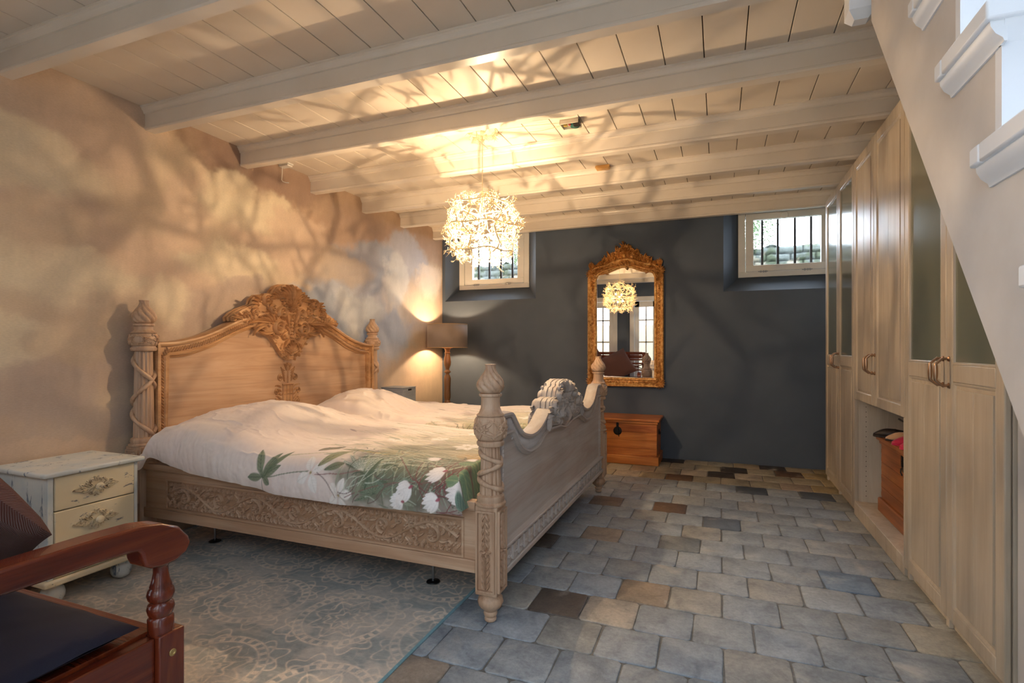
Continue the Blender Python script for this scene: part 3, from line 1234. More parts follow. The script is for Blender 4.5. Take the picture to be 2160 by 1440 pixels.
def make_post(x, y, zs, rs, facing, lab=None):
    """zs: block bottom, block top, column base top, column top, bulb bottom, bulb top, neck top, finial top"""
    zb0, zb1, zc0, zc1, zu0, zu1, zn, zf = zs
    rc, ru, rf, hb = rs
    # fluted column is the post itself
    c = B()
    n = 14
    prof = [(rc * (1.06 - .16 * i / n), zc0 + (zc1 - zc0) * i / n) for i in range(n + 1)]
    c.lathe(prof, x, y, 112, flute_fn(14, .13))
    post = build('post', c, M['teakZ'], BED, ang=60)
    r = B()
    r.lathe([(rc * 1.45, zb1), (rc * 1.5, zb1 + .004), (rc * 1.5, zb1 + .010), (rc * 1.3, zb1 + .014), (rc * 1.28, zb1 + .018), (rc * 1.36, zb1 + .024), (rc * 1.30, zc0 - .003), (rc * 1.1, zc0 + .003)], x, y, 40)
    build('base_ring', r, M['teakZ'], post, ang=45)
    r = B()
    r.lathe([(rc * .95, zc1 - .006), (rc * 1.25, zc1 - .002), (rc * 1.33, zc1 + .006), (rc * 1.33, zc1 + .013), (rc * 1.2, zc1 + .018), (ru * .8, zu0)], x, y, 40)
    build('capital_ring', r, M['teakZ'], post, ang=45)
    r = B()
    nr = ru * .58
    r.lathe([(ru * .86, zu1), (ru * .88, zu1 + .004), (ru * .74, zu1 + .010), (nr * 1.05, zu1 + (zn - zu1) * .35), (nr, zu1 + (zn - zu1) * .65), (nr * 1.02, zn - .014), (nr * 1.2, zn - .011), (nr * 1.25, zn - .005), (nr * 1.2, zn), (nr * .9, zn + .002)], x, y, 40)
    build('post_neck', r, M['teakZ'], post, ang=45)
    u = B()
    zc_, hz = (zu0 + zu1) / 2, (zu1 - zu0) / 2

    def rof(z):
        q = max(-1, min(1, (z - zc_) / hz))
        return ru * (.78 + .2 * sqrt(max(0, 1 - q * q)))
    u.lathe([(rof(zu0 + (zu1 - zu0) * i / 12), zu0 + (zu1 - zu0) * i / 12) for i in range(13)], x, y, 48)
    carve_band(u, x, y, rof, zu0 + .003, zu1 - .003, 3, .0058)
    build('carved_bulb', u, M['teakZ'], post, ang=70)
    f = B()
    finial(f, x, y, zn, zf, rf)
    build('finial', f, M['teakZ'], post, ang=70)
    v = B()
    H = zc1 - zc0
    for s in (1, -1):
        pts, rd = [], []
        m = 90
        for i in range(m + 1):
            t = i / m
            th = s * (2 * pi * 1.5 * t) + pi * .12
            rr = rc * (1.06 - .16 * t) + .004
            pts.append((x + rr * cos(th), y + rr * sin(th), zc0 + .02 + (H - .04) * t + s * .006))
            rd.append(  .0105 * (rc / .045) * (.8 + .35 * abs(sin(t * 19))))
        v.tube(pts, rd, 7)
    build('carved_vine', v, M['teakZ'], post, ang=80)
    k = B()
    k.box(x - hb, x + hb, y - hb, y + hb, zb0, zb1)
    blk = build('post_block', k, M['teakZ'], post, bevel=.004)
    g = B()
    cz0, cz1 = zb0 + .02, zb1 - .02
    if facing == 'head':
        cz0 = zb1 - .30
    block_carving(g, lambda a, b_, h: (x + a, y - hb - h, b_), hb * .78, cz0, cz1, .012)
    if facing == 'foot':
        block_carving(g, lambda a, b_, h: (x + hb + h, y + a, b_), hb * .78, cz0, cz1, .012)
    build('carved_panel', g, M['teakZ'], post, ang=70)
    q = B()
    if facing == 'foot':
        q.lathe([(.020, 0), (.024, .004), (.025, .012), (.020, .018), (.026, .024), (.029, .034), (.024, .042), (.030, .048), (.048, .064), (.054, .080), (.051, .096), (.042, .107), (.044, .113), (.044, zb0 + .004)], x, y, 48, lambda r_, z, t: r_ * (1 - (.07 * (1 - abs(cos(5 * t + z * 60))) if z > .046 else 0)))
        build('turned_foot', q, M['teakZ'], post, ang=60)
    return post


FOOTZ = (.118, .478, .520, .722, .742, .842, .932, 1.052)
HEADZ = (.0100, .578, .622, 1.105, 1.128, 1.200, 1.252, 1.383)
for (x, y) in ((-.875, 1.985), (-.875, 4.065)):
    make_post(x, y, FOOTZ, (.043, .066, .058, .048), 'foot')
for (x, y) in ((-2.985, 1.985), (-2.985, 4.065)):
    make_post(x, y, HEADZ, (.048, .071, .062, .060), 'head')


def interp(tab, a):
    a = abs(a)
    tab = sorted(tab)
    if a <= tab[0][0]:
        return tab[0][1]
    for (a0, b0), (a1, b1) in zip(tab, tab[1:]):
        if a <= a1:
            t = (a - a0) / (a1 - a0)
            # cosine-free smoothing through catmull on the fly
            return b0 + (b1 - b0) * t
    return tab[-1][1]


def curve_pts(tab, half, n=80, sm=5):
    xs = [-half + 2 * half * i / n for i in range(n + 1)]
    zs = [interp(tab, x) for x in xs]
    for _ in range(sm):
        zs = [zs[0]] + [(zs[i - 1] + 2 * zs[i] + zs[i + 1]) / 4 for i in range(1, n)] + [zs[-1]]
    return [(YC + x, z) for x, z in zip(xs, zs)]


def along(path, step, off=0.0):
    """points every step along path with tangent angle"""
    out = []
    acc = off
    for (a, b) in zip(path, path[1:]):
        L = math.hypot(b[0] - a[0], b[1] - a[1])
        if L < 1e-9:
            continue
        an = atan2(b[1] - a[1], b[0] - a[0])
        while acc < L:
            t = acc / L
            out.append((a[0] + (b[0] - a[0]) * t, a[1] + (b[1] - a[1]) * t, an))
            acc += step
        acc -= L
    return out


def offset(path, d):
    out = []
    n = len(path)
    for i in range(n):
        a, b = path[max(i - 1, 0)], path[min(i + 1, n - 1)]
        L = math.hypot(b[0] - a[0], b[1] - a[1]) or 1
        out.append((path[i][0] - (b[1] - a[1]) / L * d, path[i][1] + (b[0] - a[0]) / L * d))
    return out


def rope(b, path, P, step, ln, w, h, ang, h0):
    for px, pz, an in along(path, step):
        a = an + ang
        b.leaf((px - cos(a) * ln / 2, pz - sin(a) * ln / 2), a - .25, ln, .5, w, h, P, h0, n=6, sec=0)


def inside(poly, x, y):
    c = False
    n = len(poly)
    for i in range(n):
        (x0, y0), (x1, y1) = poly[i], poly[i - 1]
        if (y0 > y) != (y1 > y) and x < (x1 - x0) * (y - y0) / (y1 - y0 + 1e-12) + x0:
            c = not c
    return c


def fill_leaves(c, half, Pm, n, cen, L, w, h, h0, seed):
    """mirror-symmetric acanthus filling inside a half outline; Pm(mx) gives the mapping"""
    rs = random.Random(seed)
    xs = [p[0] for p in half]
    ys = [p[1] for p in half]
    k = 0
    while k < n:
        a, b_ = rs.uniform(min(xs), max(xs)), rs.uniform(min(ys), max(ys))
        if not inside(half, a, b_):
            continue
        k += 1
        an = atan2(b_ - cen[1], a - cen[0]) + rs.uniform(-.7, .7)
        ll = L * rs.uniform(.7, 1.2)
        ex, ey = a + cos(an) * ll * .75, b_ + sin(an) * ll * .75
        if not inside(half, ex, ey):
            ll *= .55
        cu = rs.uniform(.7, 1.6) * rs.choice((-1, 1))
        ww = w * rs.uniform(.8, 1.2)
        for mx in (1, -1):
            c.leaf((a, b_), an, ll, cu, ww, h, Pm(mx), h0, n=7)
            if k % 5 == 0:
                c.dome((a, b_), w * 1.1, h * 1.2, Pm(mx), h0, 6)


# ---- headboard
def make_headboard():
    x0 = -3.03
    P = PYZ(x0)
    top = curve_pts([(0, 1.385), (.25, 1.365), (.35, 1.335), (.46, 1.30), (.52, 1.272), (.63, 1.222), (.74, 1.182), (.89, 1.152), (1.04, 1.146)], .995, 100)
    inn = curve_pts([(0, 1.035), (.04, 1.042), (.09, 1.088), (.16, 1.18), (.22, 1.236), (.30, 1.262), (.36, 1.252), (.47, 1.21), (.65, 1.125), (.80, 1.08), (.94, 1.07), (1.1, 1.07)], .935, 120, 2)
    b = B()
    bot = [(p[0], .30) for p in top]
    b.strip(top, bot, P, 0, .055)
    hb = build('headboard', b, M['teakY'], BED, ang=30)
    # raised frame: sides and top band
    f = B()
    ti = [(YC - .995 + 1.99 * i / 100, 0) for i in range(101)]
    inner_full = []
    for i in range(101):
        y = top[i][0]
        a = abs(y - YC)
        if a > .935:
            inner_full.append((y, .45))
        else:
            j = min(range(len(inn)), key=lambda k: abs(inn[k][0] - y))
            inner_full.append((y, inn[j][1]))
    f.strip([(p[0], p[1]) for p in top], inner_full, P, .05, .078)
    # bead lines
    outer_line = [(YC - .955, .45)] + [(p[0], p[1] - .03) for p in top if abs(p[0] - YC) < .957] + [(YC + .955, .45)]
    out_edge = [(YC - .995, .45)] + top + [(YC + .995, .45)]
    f.sweep(out_edge, [(-.022, .07), (-.020, .092), (-.010, .098), (0, .096), (.003, .05)], P)
    in_edge = [(YC - .935, .45)] + [(YC - .935, 1.06)] + inn[1:-1] + [(YC + .935, 1.06), (YC + .935, .45)]
    f.sweep(in_edge, [(-.014, .05), (-.010, .066), (-.002, .07), (.004, .088), (.014, .092), (.020, .086), (.022, .07)], P)
    build('headboard_frame', f, M['teakcarve'], hb, ang=35)
    r = B()
    mid = [(YC - .965, .47)] + [(YC - .965, z / 100) for z in range(50, 110, 4)] + offset([p for p in top if abs(p[0] - YC) < .955], -.042) + [(YC + .965, z / 100) for z in range(106, 50, -4)] + [(YC + .965, .47)]
    rope(r, mid, P, .0175, .034, .0072, .014, 1.0, .076)
    build('rope_moulding', r, M['teakcarve'], hb, ang=70)
    # crest
    c = B()
    half = [(0, 1.588), (.055, 1.585), (.10, 1.565), (.135, 1.528), (.15, 1.50), (.21, 1.497), (.27, 1.487), (.31, 1.455), (.325, 1.415), (.38, 1.395), (.43, 1.375), (.475, 1.345), (.505, 1.318), (.50, 1.292), (.43, 1.295), (.33, 1.275), (.22, 1.225), (.15, 1.15), (.09, 1.07), (.04, 1.035), (0, 1.03)]
    poly = [(YC + a, z) for a, z in half] + [(YC - a, z) for a, z in reversed(half[1:-1])]
    cz = 1.33

    def sc(poly, k):
        return [(YC + (a - YC) * k, cz + (z - cz) * k) for a, z in poly]
    for k, h0, h1 in ((1, .0, .02), (.972, .02, .034), (.995, .034, .052), (.97, .052, .066), (.985, .066, .088)):
        c.prism(sc(poly, k), P, h0, h1)
    H0 = .086

    def PP(mx):
        return lambda a, bb, h: P(YC + mx * a, bb, h)
    fill_leaves(c, [(a * .97, cz + (z - cz) * .95) for a, z in half], PP, 120, (0, 1.18), .055, .0085, .020, H0 - .004, 5)
    for mx in (1, -1):
        Q = PP(mx)
        # lower big volutes with acanthus tails
        c.volute((.118, 1.262), .068, 2.6, -1, Q, 1.9, .0155, .034, H0)
        for k in range(6):
            c.leaf((.16 + .012 * k, 1.305 - .004 * k), 1.1 - .28 * k, .085 + .014 * k, -1.1, .013, .026, Q, H0)
        c.leaf((.19, 1.30), .1, .20, -.75, .019, .03, Q, H0)
        c.leaf((.17, 1.23), -.2, .13, .9, .015, .022, Q, H0)
        # inner central scrolls
        c.volute((.088, 1.372), .056, -.6, 1, Q, 1.7, .014, .034, H0)
        c.volute((.175, 1.39), .042, 2.0, -1, Q, 1.5, .012, .03, H0)
        c.leaf((.03, 1.30), 1.2, .12, .8, .015, .03, Q, H0)
        # top volutes
        c.volute((.235, 1.452), .050, 2.2, -1, Q, 1.8, .0125, .036, H0)
        for k in range(5):
            c.leaf((.285 + .008 * k, 1.448 - .013 * k), .7 - .3 * k, .062, -.9, .011, .026, Q, H0)
        # flowers
        c.flower((.068, 1.462), .036, Q, .026, 6, H0)
        c.flower((.325, 1.365), .034, Q, .022, 6, H0)
        c.flower((.392, 1.345), .026, Q, .02, 5, H0)
        # top fan leaves
        for k in range(5):
            c.leaf((.012 + .01 * k, 1.475), 1.55 - .24 * k, .115 - .006 * k, -1.3, .0135, .034, Q, H0)
            c.leaf((.10 + .01 * k, 1.47), 1.4 - .3 * k, .075, -1.2, .011, .026, Q, H0)
        # tapering side tail
        for k in range(7):
            c.leaf((.335 + .024 * k, 1.315 - .001 * k), 1.25 - .12 * k, .062 - .006 * k, -.9, .0095, .022, Q, H0)
            c.leaf((.33 + .024 * k, 1.31), -.7, .034, .6, .007, .014, Q, H0)
        c.leaf((.42, 1.315), .1, .09, -.3, .014, .026, Q, H0)
        for k in range(4):
            c.leaf((.02, 1.215 + .018 * k), 2.3 - .5 * k - .8, .05, .6, .009, .02, Q, H0)
        c.leaf((.035, 1.24), -.3, .07, -1.2, .012, .02, Q, H0)
        c.leaf((.015, 1.19), -.8, .10, -.5, .012, .02, Q, H0)
    # centre shell, pendant and fans
    for k in range(9):
        a = pi / 2 + (k - 4) * .27
        c.leaf((YC, 1.075), a, .10 - .006 * abs(k - 4), (k - 4) * .12, .0125, .026, P, H0)
    c.dome((YC, 1.07), .014, .02, P, H0)
    for k in range(7):
        a = pi / 2 + (k - 3) * .30
        c.leaf((YC, 1.41), a, .085, (k - 3) * .16, .011, .03, P, H0)
    c.flower((YC, 1.405), .03, P, .034, 6, H0)
    for z in (1.20, 1.225, 1.25, 1.275, 1.30, 1.325):
        c.dome((YC, z), .0125, .026, P, H0)
    c.leaf((YC, 1.475), pi / 2, .11, 0, .018, .042, P, H0)
    build('carved_crest', c, M['teakcarve'], hb, ang=60)
    # applied relief on the panel
    g = B()
    H1 = .054
    zc = .70
    g.prism([(YC - .045, .70), (YC + .045, .70), (YC + .045, .845), (YC + .035, .855), (YC - .035, .855), (YC - .045, .845)], P, H1, H1 + .008)
    for xx in (-.045, -.015, .015, .045):
        g.ribbon([(YC + xx, .705), (YC + xx, .845)], .005, .014, P, 0, H1)
    g.ribbon([(YC - .052, .85), (YC + .052, .85)], .006, .016, P, 0, H1)
    g.ribbon([(YC - .052, .78), (YC + .052, .78)], .004, .014, P, 0, H1)
    for mx in (1, -1):
        Q = PP(mx)
        g.volute((.07, .90), .032, 1.8, -1, Q, 1.5, .006, .012, H1)
        g.volute((.10, .80), .028, 1.2, -1, Q, 1.4, .006, .012, H1)
        for k in range(5):
            g.leaf((.06, .71 + .03 * k), .9 - .1 * k, .065, -1.1, .007, .011, Q, H1)
            g.leaf((.03, .87 + .02 * k), 1.2 - .2 * k, .05, 1.1, .006, .011, Q, H1)
        g.leaf((.01, .95), 1.2, .05, -.6, .006, .012, Q, H1)
        g.flower((.105, .735), .022, Q, .01, 6, H1)
        g.leaf((.0, .985), .5, .045, -.6, .006, .01, Q, H1)
    g.ribbon([(YC, .86), (YC, .99)], .005, .012, P, 0, H1)
    g.flower((YC, .995), .02, P, .012, 6, H1)
    build('carved_relief', g, M['teakcarve'], hb, ang=70)


make_headboard()


# ---- footboard
def make_footboard():
    x0 = -.912
    P = PYZ(x0)
    T = .052
    top = curve_pts([(0, .80), (.25, .80), (.34, .775), (.44, .722), (.53, .699), (.62, .697), (.72, .72), (.78, .757), (.83, .806), (.86, .835), (1.1, .838)], .992, 110, 2)
    b = B()
    b.strip(top, [(p[0], .18) for p in top], P, 0, T)
    fb = build('footboard', b, M['teakgrey'], BED, ang=30)
    f = B()
    inn = curve_pts([(0, .648), (.06, .655), (.12, .668), (.275, .676), (.36, .674), (.42, .655), (.515, .62), (.64, .616), (.735, .645), (.80, .69), (.845, .748), (1.1, .748)], .965, 110, 2)
    f.sweep(top, [(-.016, T - .002), (-.016, T + .014), (-.006, T + .020), (.004, T + .018), (.008, T + .006), (.008, -.006), (-.004, -.012), (-.012, -.012), (-.012, 0)], P)
    f.sweep(inn, [(-.012, T - .002), (-.010, T + .008), (-.002, T + .012), (.004, T + .022), (.013, T + .020), (.014, T - .002)], P)
    # vertical beaded stiles
    for s in (-1, 1):
        y = YC + s * .975
        f.box(*[(x0 + T - .004), (x0 + T + .012)], y - .008, y + .008, .28, .75)
        for k in range(22):
            f.leaf((y, .295 + k * .020), 1.2, .018, 0, .0045, .006, P, T + .011, n=5, sec=0)
    build('footboard_frame', f, M['teakgrey'], fb, ang=40)
    # gadrooned ribs between the two mouldings
    for s in (-1, 1):
        g = B()
        seg = [p for p in top if (p[0] - YC) * s > .33 and abs(p[0] - YC) < .99]
        for px, pz, an in along(seg, .0155):
            zi = min(inn, key=lambda q: abs(q[0] - px))[1]
            ln = max(.03, (pz - zi) * .72)
            a = an - pi / 2
            g.leaf((px + cos(a) * .016, pz + sin(a) * .016), a + .0, ln, .25, .0058, .013, P, T - .002, n=6, sec=0)
        build('gadroon_moulding', g, M['teakgrey'], fb, ang=70)
    # crest
    c = B()
    half = [(0, .935), (.06, .932), (.115, .922), (.125, .90), (.165, .895), (.19, .87), (.20, .845), (.27, .84), (.305, .825), (.31, .79), (.345, .765), (.38, .745), (.33, .70), (.20, .685), (.10, .68), (0, .655)]
    poly = [(YC + a, z) for a, z in half] + [(YC - a, z) for a, z in reversed(half[1:-1])]
    cz = .80

    def sc(k):
        return [(YC + (a - YC) * k, cz + (z - cz) * k) for a, z in poly]
    for k, h0, h1 in ((.975, -.026, -.014), (1, -.014, .006), (.965, .006, .014), (.995, .014, .034), (.965, .034, .042), (1, .042, .058), (.975, .058, .070)):
        c.prism(sc(k), P, h0, h1)
    for face, H0 in ((1, .068), (-1, .024)):
        PB = P if face == 1 else (lambda a, bb, h: P(a, bb, -h))
        fill_leaves(c, [(a * .95, cz + (z - cz) * .92) for a, z in half], (lambda mx, PB=PB: (lambda a, bb, h: PB(YC + mx * a, bb, h))), 50, (0, .70), .045, .0075, .016, H0 - .003, 6)
        for mx in (1, -1):
            Q = (lambda mx, PB: (lambda a, bb, h: PB(YC + mx * a, bb, h)))(mx, PB)
            c.volute((.255, .79), .052, 2.4, -1, Q, 1.8, .012, .026, H0)
            c.volute((.16, .84), .042, 2.2, -1, Q, 1.6, .011, .026, H0)
            c.volute((.105, .745), .046, -.4, 1, Q, 1.6, .011, .026, H0)
            for k in range(6):
                c.leaf((.29 + .01 * k, .775 - .008 * k), .7 - .35 * k, .062, -.9, .0105, .022, Q, H0)
                c.leaf((.02 + .012 * k, .86), 1.5 - .22 * k, .072, -1.0, .0105, .026, Q, H0)
                c.leaf((.17 + .015 * k, .725), -.9 + .2 * k, .045, .9, .009, .018, Q, H0)
            c.flower((.05, .80), .03, Q, .022, 6, H0)
            c.flower((.205, .735), .026, Q, .02, 6, H0)
        for k in range(7):
            c.leaf((YC, .69), pi / 2 + (k - 3) * .33, .085, (k - 3) * .15, .011, .024, PB, H0)
    build('carved_crest', c, M['teakgrey'], fb, ang=60)
    # base rail with carved band
    r = B()
    xo = x0 + T
    r.box(xo - .01, xo + .022, YC - .992, YC + .992, .176, .288)
    r.box(xo - .01, xo + .034, YC - .992, YC + .992, .276, .290)
    r.box(xo - .01, xo + .034, YC - .992, YC + .992, .172, .196)
    rr = build('base_rail', r, M['teakgrey'], fb, bevel=.004)
    w = B()
    P2 = PYZ(xo + .02)
    n = 27
    L = 1.95 / n
    for k in range(n):
        y = YC - .975 + L * (k + .5)
        w.prism([(y - L * .42, .205), (y + L * .05, .205), (y + L * .05, .222), (y - L * .05, .236), (y + L * .05, .25), (y + L * .05, .268), (y - L * .42, .268)], P2, 0, .011)
        w.volute((y + L * .22, .236), L * .27, -1.6, 1, P2, 1.1, L * .075, .010, 0)
        w.leaf((y - L * .35, .236), 0, L * .38, 0, L * .10, .006, P2, .010, n=5)
    build('carved_band', w, M['teakgrey'], rr, ang=50)


make_footboard()


# ---- side rails
def make_rail(y, s):
    """s=-1 outer face towards -y"""
    x0, x1 = -2.925, -.925
    P = (lambda a, b, h: (a, y + s * h, b))
    b = B()
    ya, yb = sorted((y, y - s * .032))
    b.box(x0, x1, ya, yb, .200, .492)
    rail = build('side_rail', b, M['teakX'], BED, bevel=.004)
    f = B()
    f.prism([(x0, .46), (x1, .46), (x1, .492), (x0, .492)], P, 0, .016)
    f.prism([(x0, .200), (x1, .200), (x1, .252), (x0, .252)], P, 0, .012)
    f.sweep([(x0, .456), (x1, .456)], [(-.006, 0), (-.003, .012), (.004, .016), (.006, .0)], P)
    build('rail_moulding', f, M['teakX'], rail, bevel=.003)
    px0, px1, pz0, pz1 = -2.735, -1.005, .270, .402
    g = B()
    g.prism([(px0 - .018, pz0 - .010), (px1 + .018, pz0 - .010), (px1 + .018, pz1 + .010), (px0 - .018, pz1 + .010)], P, 0, .0012)
    build('panel_ground', g, M['teakback'], rail, smooth=False)
    g = B()
    g.sweep([(px0 - .02, pz0 - .012), (px1 + .02, pz0 - .012), (px1 + .02, pz1 + .012), (px0 - .02, pz1 + .012)], [(-.006, 0), (-.004, .008), (.004, .008), (.006, 0)], P, closed=True)
    zm, hz = (pz0 + pz1) / 2, (pz1 - pz0) / 2
    n = 7
    L = (px1 - px0) / n
    vine = [(px0 + L * n * i / 120, zm + hz * .72 * sin(pi * n * i / 120)) for i in range(121)]
    g.ribbon(vine, .0065, .016, P)
    rs = random.Random(4)
    for k in range(n):
        d = 1 if k % 2 == 0 else -1
        cx = px0 + L * (k + .5)
        g.volute((cx, zm - d * hz * .10), hz * .68, d * pi / 2, -1, P, 1.25, .0075, .017)
        g.flower((cx, zm - d * hz * .10), hz * .36, P, .017, 6)
        for q in range(7):
            a = d * (pi / 2) + (q - 3) * .72
            g.leaf((cx + hz * .62 * cos(a), zm - d * hz * .1 + hz * .55 * sin(a)), a + .6, hz * .66, .9, .0095, .015, P, n=7)
        # scallop chain of leaves along the vine
        for q in range(9):
            t = (k + (q + .5) / 9) / n
            vx = px0 + L * n * t
            vz = zm + hz * .72 * sin(pi * n * t)
            sl = cos(pi * n * t) * d
            for s2 in (1, -1):
                if abs(vz + s2 * .02 - zm) < hz * 1.0:
                    g.leaf((vx, vz), s2 * (1.0) + .4 * sl, .030, s2 * .9, .0075, .014, P, n=6)
        for q in range(16):
            u_ = cx + L * (-.46 + .92 * q / 15)
            for e_ in (1, -1):
                g.leaf((u_, zm + e_ * hz * .98), -e_ * (pi / 2 + (.7 if (q + k) % 2 else -.7)), hz * rs.uniform(.34, .52), e_ * rs.uniform(.6, 1.3), .0082, .0125, P, n=7)
        for e_ in (1, -1):
            g.volute((cx + L * .33, zm + e_ * hz * .52), hz * .34, e_ * 2.0, e_, P, 1.2, .0052, .015)
            g.volute((cx - L * .36, zm + e_ * hz * .42), hz * .30, e_ * 1.0, -e_, P, 1.2, .005, .015)
        for q in range(4):
            bx, bz = cx + L * .42 + rs.uniform(-.03, .03), zm + rs.uniform(-.7, .7) * hz
            for w in range(3):
                g.dome((bx + w * .009, bz + (w % 2) * .009), .0062, .013, P, n=6)
        for q in (-1, 1):
            g.leaf((cx + q * L * .40, zm - d * hz * .8), d * .5 if q > 0 else pi - d * .5, .055, d * q * .9, .0085, .009, P, n=8)
            g.leaf((cx + q * L * .30, zm + d * hz * .95), -d * .5 if q > 0 else pi + d * .5, .045, -d * q * .7, .007, .008, P, n=7)
    build('carved_panel', g, M['teakX'], rail, ang=70)


make_rail(1.955, -1)
make_rail(4.095, 1)

b = B()
for k in range(14):
    xx = -2.86 + k * .145
    b.box(xx, xx + .07, 1.99, 4.06, .275, .293)
b.box(-2.93, -.92, 1.99, 2.02, .235, .275)
b.box(-2.93, -.92, 4.03, 4.06, .235, .275)
b.box(-2.93, -.92, 3.0, 3.05, .235, .275)
build('slat_base', b, M['pineY'], BED, smooth=False)
for (x, y) in ((-2.69, 2.19), (-1.262, 2.19), (-2.69, 3.87), (-1.262, 3.87)):
    b = B()
    b.lathe([(.0065, .02), (.0065, .245)], x, y, 12)
    lg = build('support_leg', b, M['steel'], BED)
    b = B()
    b.lathe([(.030, .0100), (.033, .012), (.031, .015), (.012, .020), (.009, .026)], x, y, 24)
    build('foot_cap', b, M['blackplastic'], lg)
    b = B()
    b.box(x - .04, x + .04, y - .20 if y < 3 else y + .0, y if y < 3 else y + .16, .228, .246)
    build('leg_bracket', b, M['steel'], lg, smooth=False)

b = B()
b.box(-2.84, -1.02, 2.08, 3.97, .294, .470)
tag(build('mattress', b, M['sheet'], bevel=.03, seg=3, loc=(-1.92, 3.02, .294)), 'white mattress showing under the duvet edge at the headboard', 'mattress')


# ================================================================ DUVETS with printed flowers
class Canvas:
    def __init__(s, X, S, base):
        s.X, s.S, s.C = X, S, base
        s.x0, s.dx = X[0, 0], X[0, 1] - X[0, 0]
        s.sv = S[:, 0]

    def win(s, x, y, r):
        i0 = max(0, int((x - r - s.x0) / s.dx))
        i1 = min(s.X.shape[1], int((x + r - s.x0) / s.dx) + 2)
        j0 = int(np.searchsorted(s.sv, y - r))
        j1 = int(np.searchsorted(s.sv, y + r))
        if i1 <= i0 or j1 <= j0:
            return None
        return slice(j0, j1), slice(i0, i1)

    def put(s, w, m, c):
        m = np.clip(m, 0, 1)[..., None]
        s.C[w] = s.C[w] * (1 - m) + c * m

    def leaf(s, x, y, ang, L, Wd, c, c2=None, vein=.5, alpha=.95, bend=0.0):
        w = s.win(x + cos(ang) * L / 2, y + sin(ang) * L / 2, L * .75 + Wd)
        if w is None:
            return
        dx, dy = s.X[w] - x, s.S[w] - y
        u = (dx * cos(ang) + dy * sin(ang)) / L
        v = (-dx * sin(ang) + dy * cos(ang)) / Wd - bend * u * (1 - u) * 4
        prof = np.clip(np.sin(pi * np.clip(u, 0, 1)) ** .8, 1e-3, 1)
        e = .0025 / Wd
        m = (1 - sstep(1 - e * 2, 1 + e, np.abs(v) / prof)) * (u > 0) * (u < 1)
        c2 = c * .55 if c2 is None else c2
        vn = np.exp(-(v / .10) ** 2) + .6 * np.exp(-((np.abs(v) / prof - .97) / .12) ** 2) + .55 * (np.sin((u * 2.2 - np.abs(v) * .5) * 22) > .55)
        vn = np.clip(vn * vein, 0, 1)[..., None]
        col = c * (1 - vn) + c2 * vn
        m = (np.clip(m, 0, 1) * alpha)[..., None]
        s.C[w] = s.C[w] * (1 - m) + col * m

    def line(s, pts, wd, c, alpha=.85):
        wd = max(wd, .0021)
        for (a, b) in zip(pts, pts[1:]):
            cx, cy = (a[0] + b[0]) / 2, (a[1] + b[1]) / 2
            r = math.hypot(a[0] - b[0], a[1] - b[1]) / 2 + wd * 2
            w = s.win(cx, cy, r)
            if w is None:
                continue
            dx, dy = b[0] - a[0], b[1] - a[1]
            L2 = dx * dx + dy * dy + 1e-12
            t = np.clip(((s.X[w] - a[0]) * dx + (s.S[w] - a[1]) * dy) / L2, 0, 1)
            d = np.hypot(s.X[w] - a[0] - t * dx, s.S[w] - a[1] - t * dy)
            s.put(w, (1 - sstep(wd * .5, wd * 1.3, d)) * alpha, c)

    def curve(s, p, q, sag, wd, c, alpha=.8, n=12):
        pts = []
        nx, ny = -(q[1] - p[1]), q[0] - p[0]
        for i in range(n + 1):
            t = i / n
            k = sag * 4 * t * (1 - t)
            pts.append((p[0] + (q[0] - p[0]) * t + nx * k, p[1] + (q[1] - p[1]) * t + ny * k))
        s.line(pts, wd, c, alpha)

    def blob(s, x, y, rx, ry, c, alpha=.8, wob=None, soft=.6):
        d = np.sqrt(((s.X - x) / rx) ** 2 + ((s.S - y) / ry) ** 2)
        if wob is not None:
            d = d + (wob - .5) * 1.3
        m = (1 - sstep(1 - soft, 1, d)) * alpha
        s.C = s.C * (1 - m[..., None]) + c * m[..., None]

    def flower(s, x, y, R, rs, n=5, c=None, a0=0.0):
        c = lc(240, 234, 226) if c is None else c
        for k in range(n):
            a = a0 + 2 * pi * k / n + rs.uniform(-.12, .12)
            s.leaf(x + cos(a) * R * .12, y + sin(a) * R * .12, a, R * rs.uniform(.85, 1.05), R * .32, c, lc(196, 190, 176), .35)
        s.leaf(x - R * .1, y, 0, R * .2, R * .1, lc(190, 170, 100), lc(120, 90, 70))

    def cyclamen(s, x, y, R, a0, rs):
        for k in range(6):
            a = a0 + (k - 2.5) * .24
            s.leaf(x, y, a, R * (1 - .08 * abs(k - 2.5)), R * .17, lc(246, 240, 236), lc(206, 200, 196), .4, bend=.3 * (1 if k > 2 else -1))
        s.leaf(x - cos(a0) * R * .12, y - sin(a0) * R * .12, a0, R * .28, R * .10, lc(176, 70, 92), None, .2)


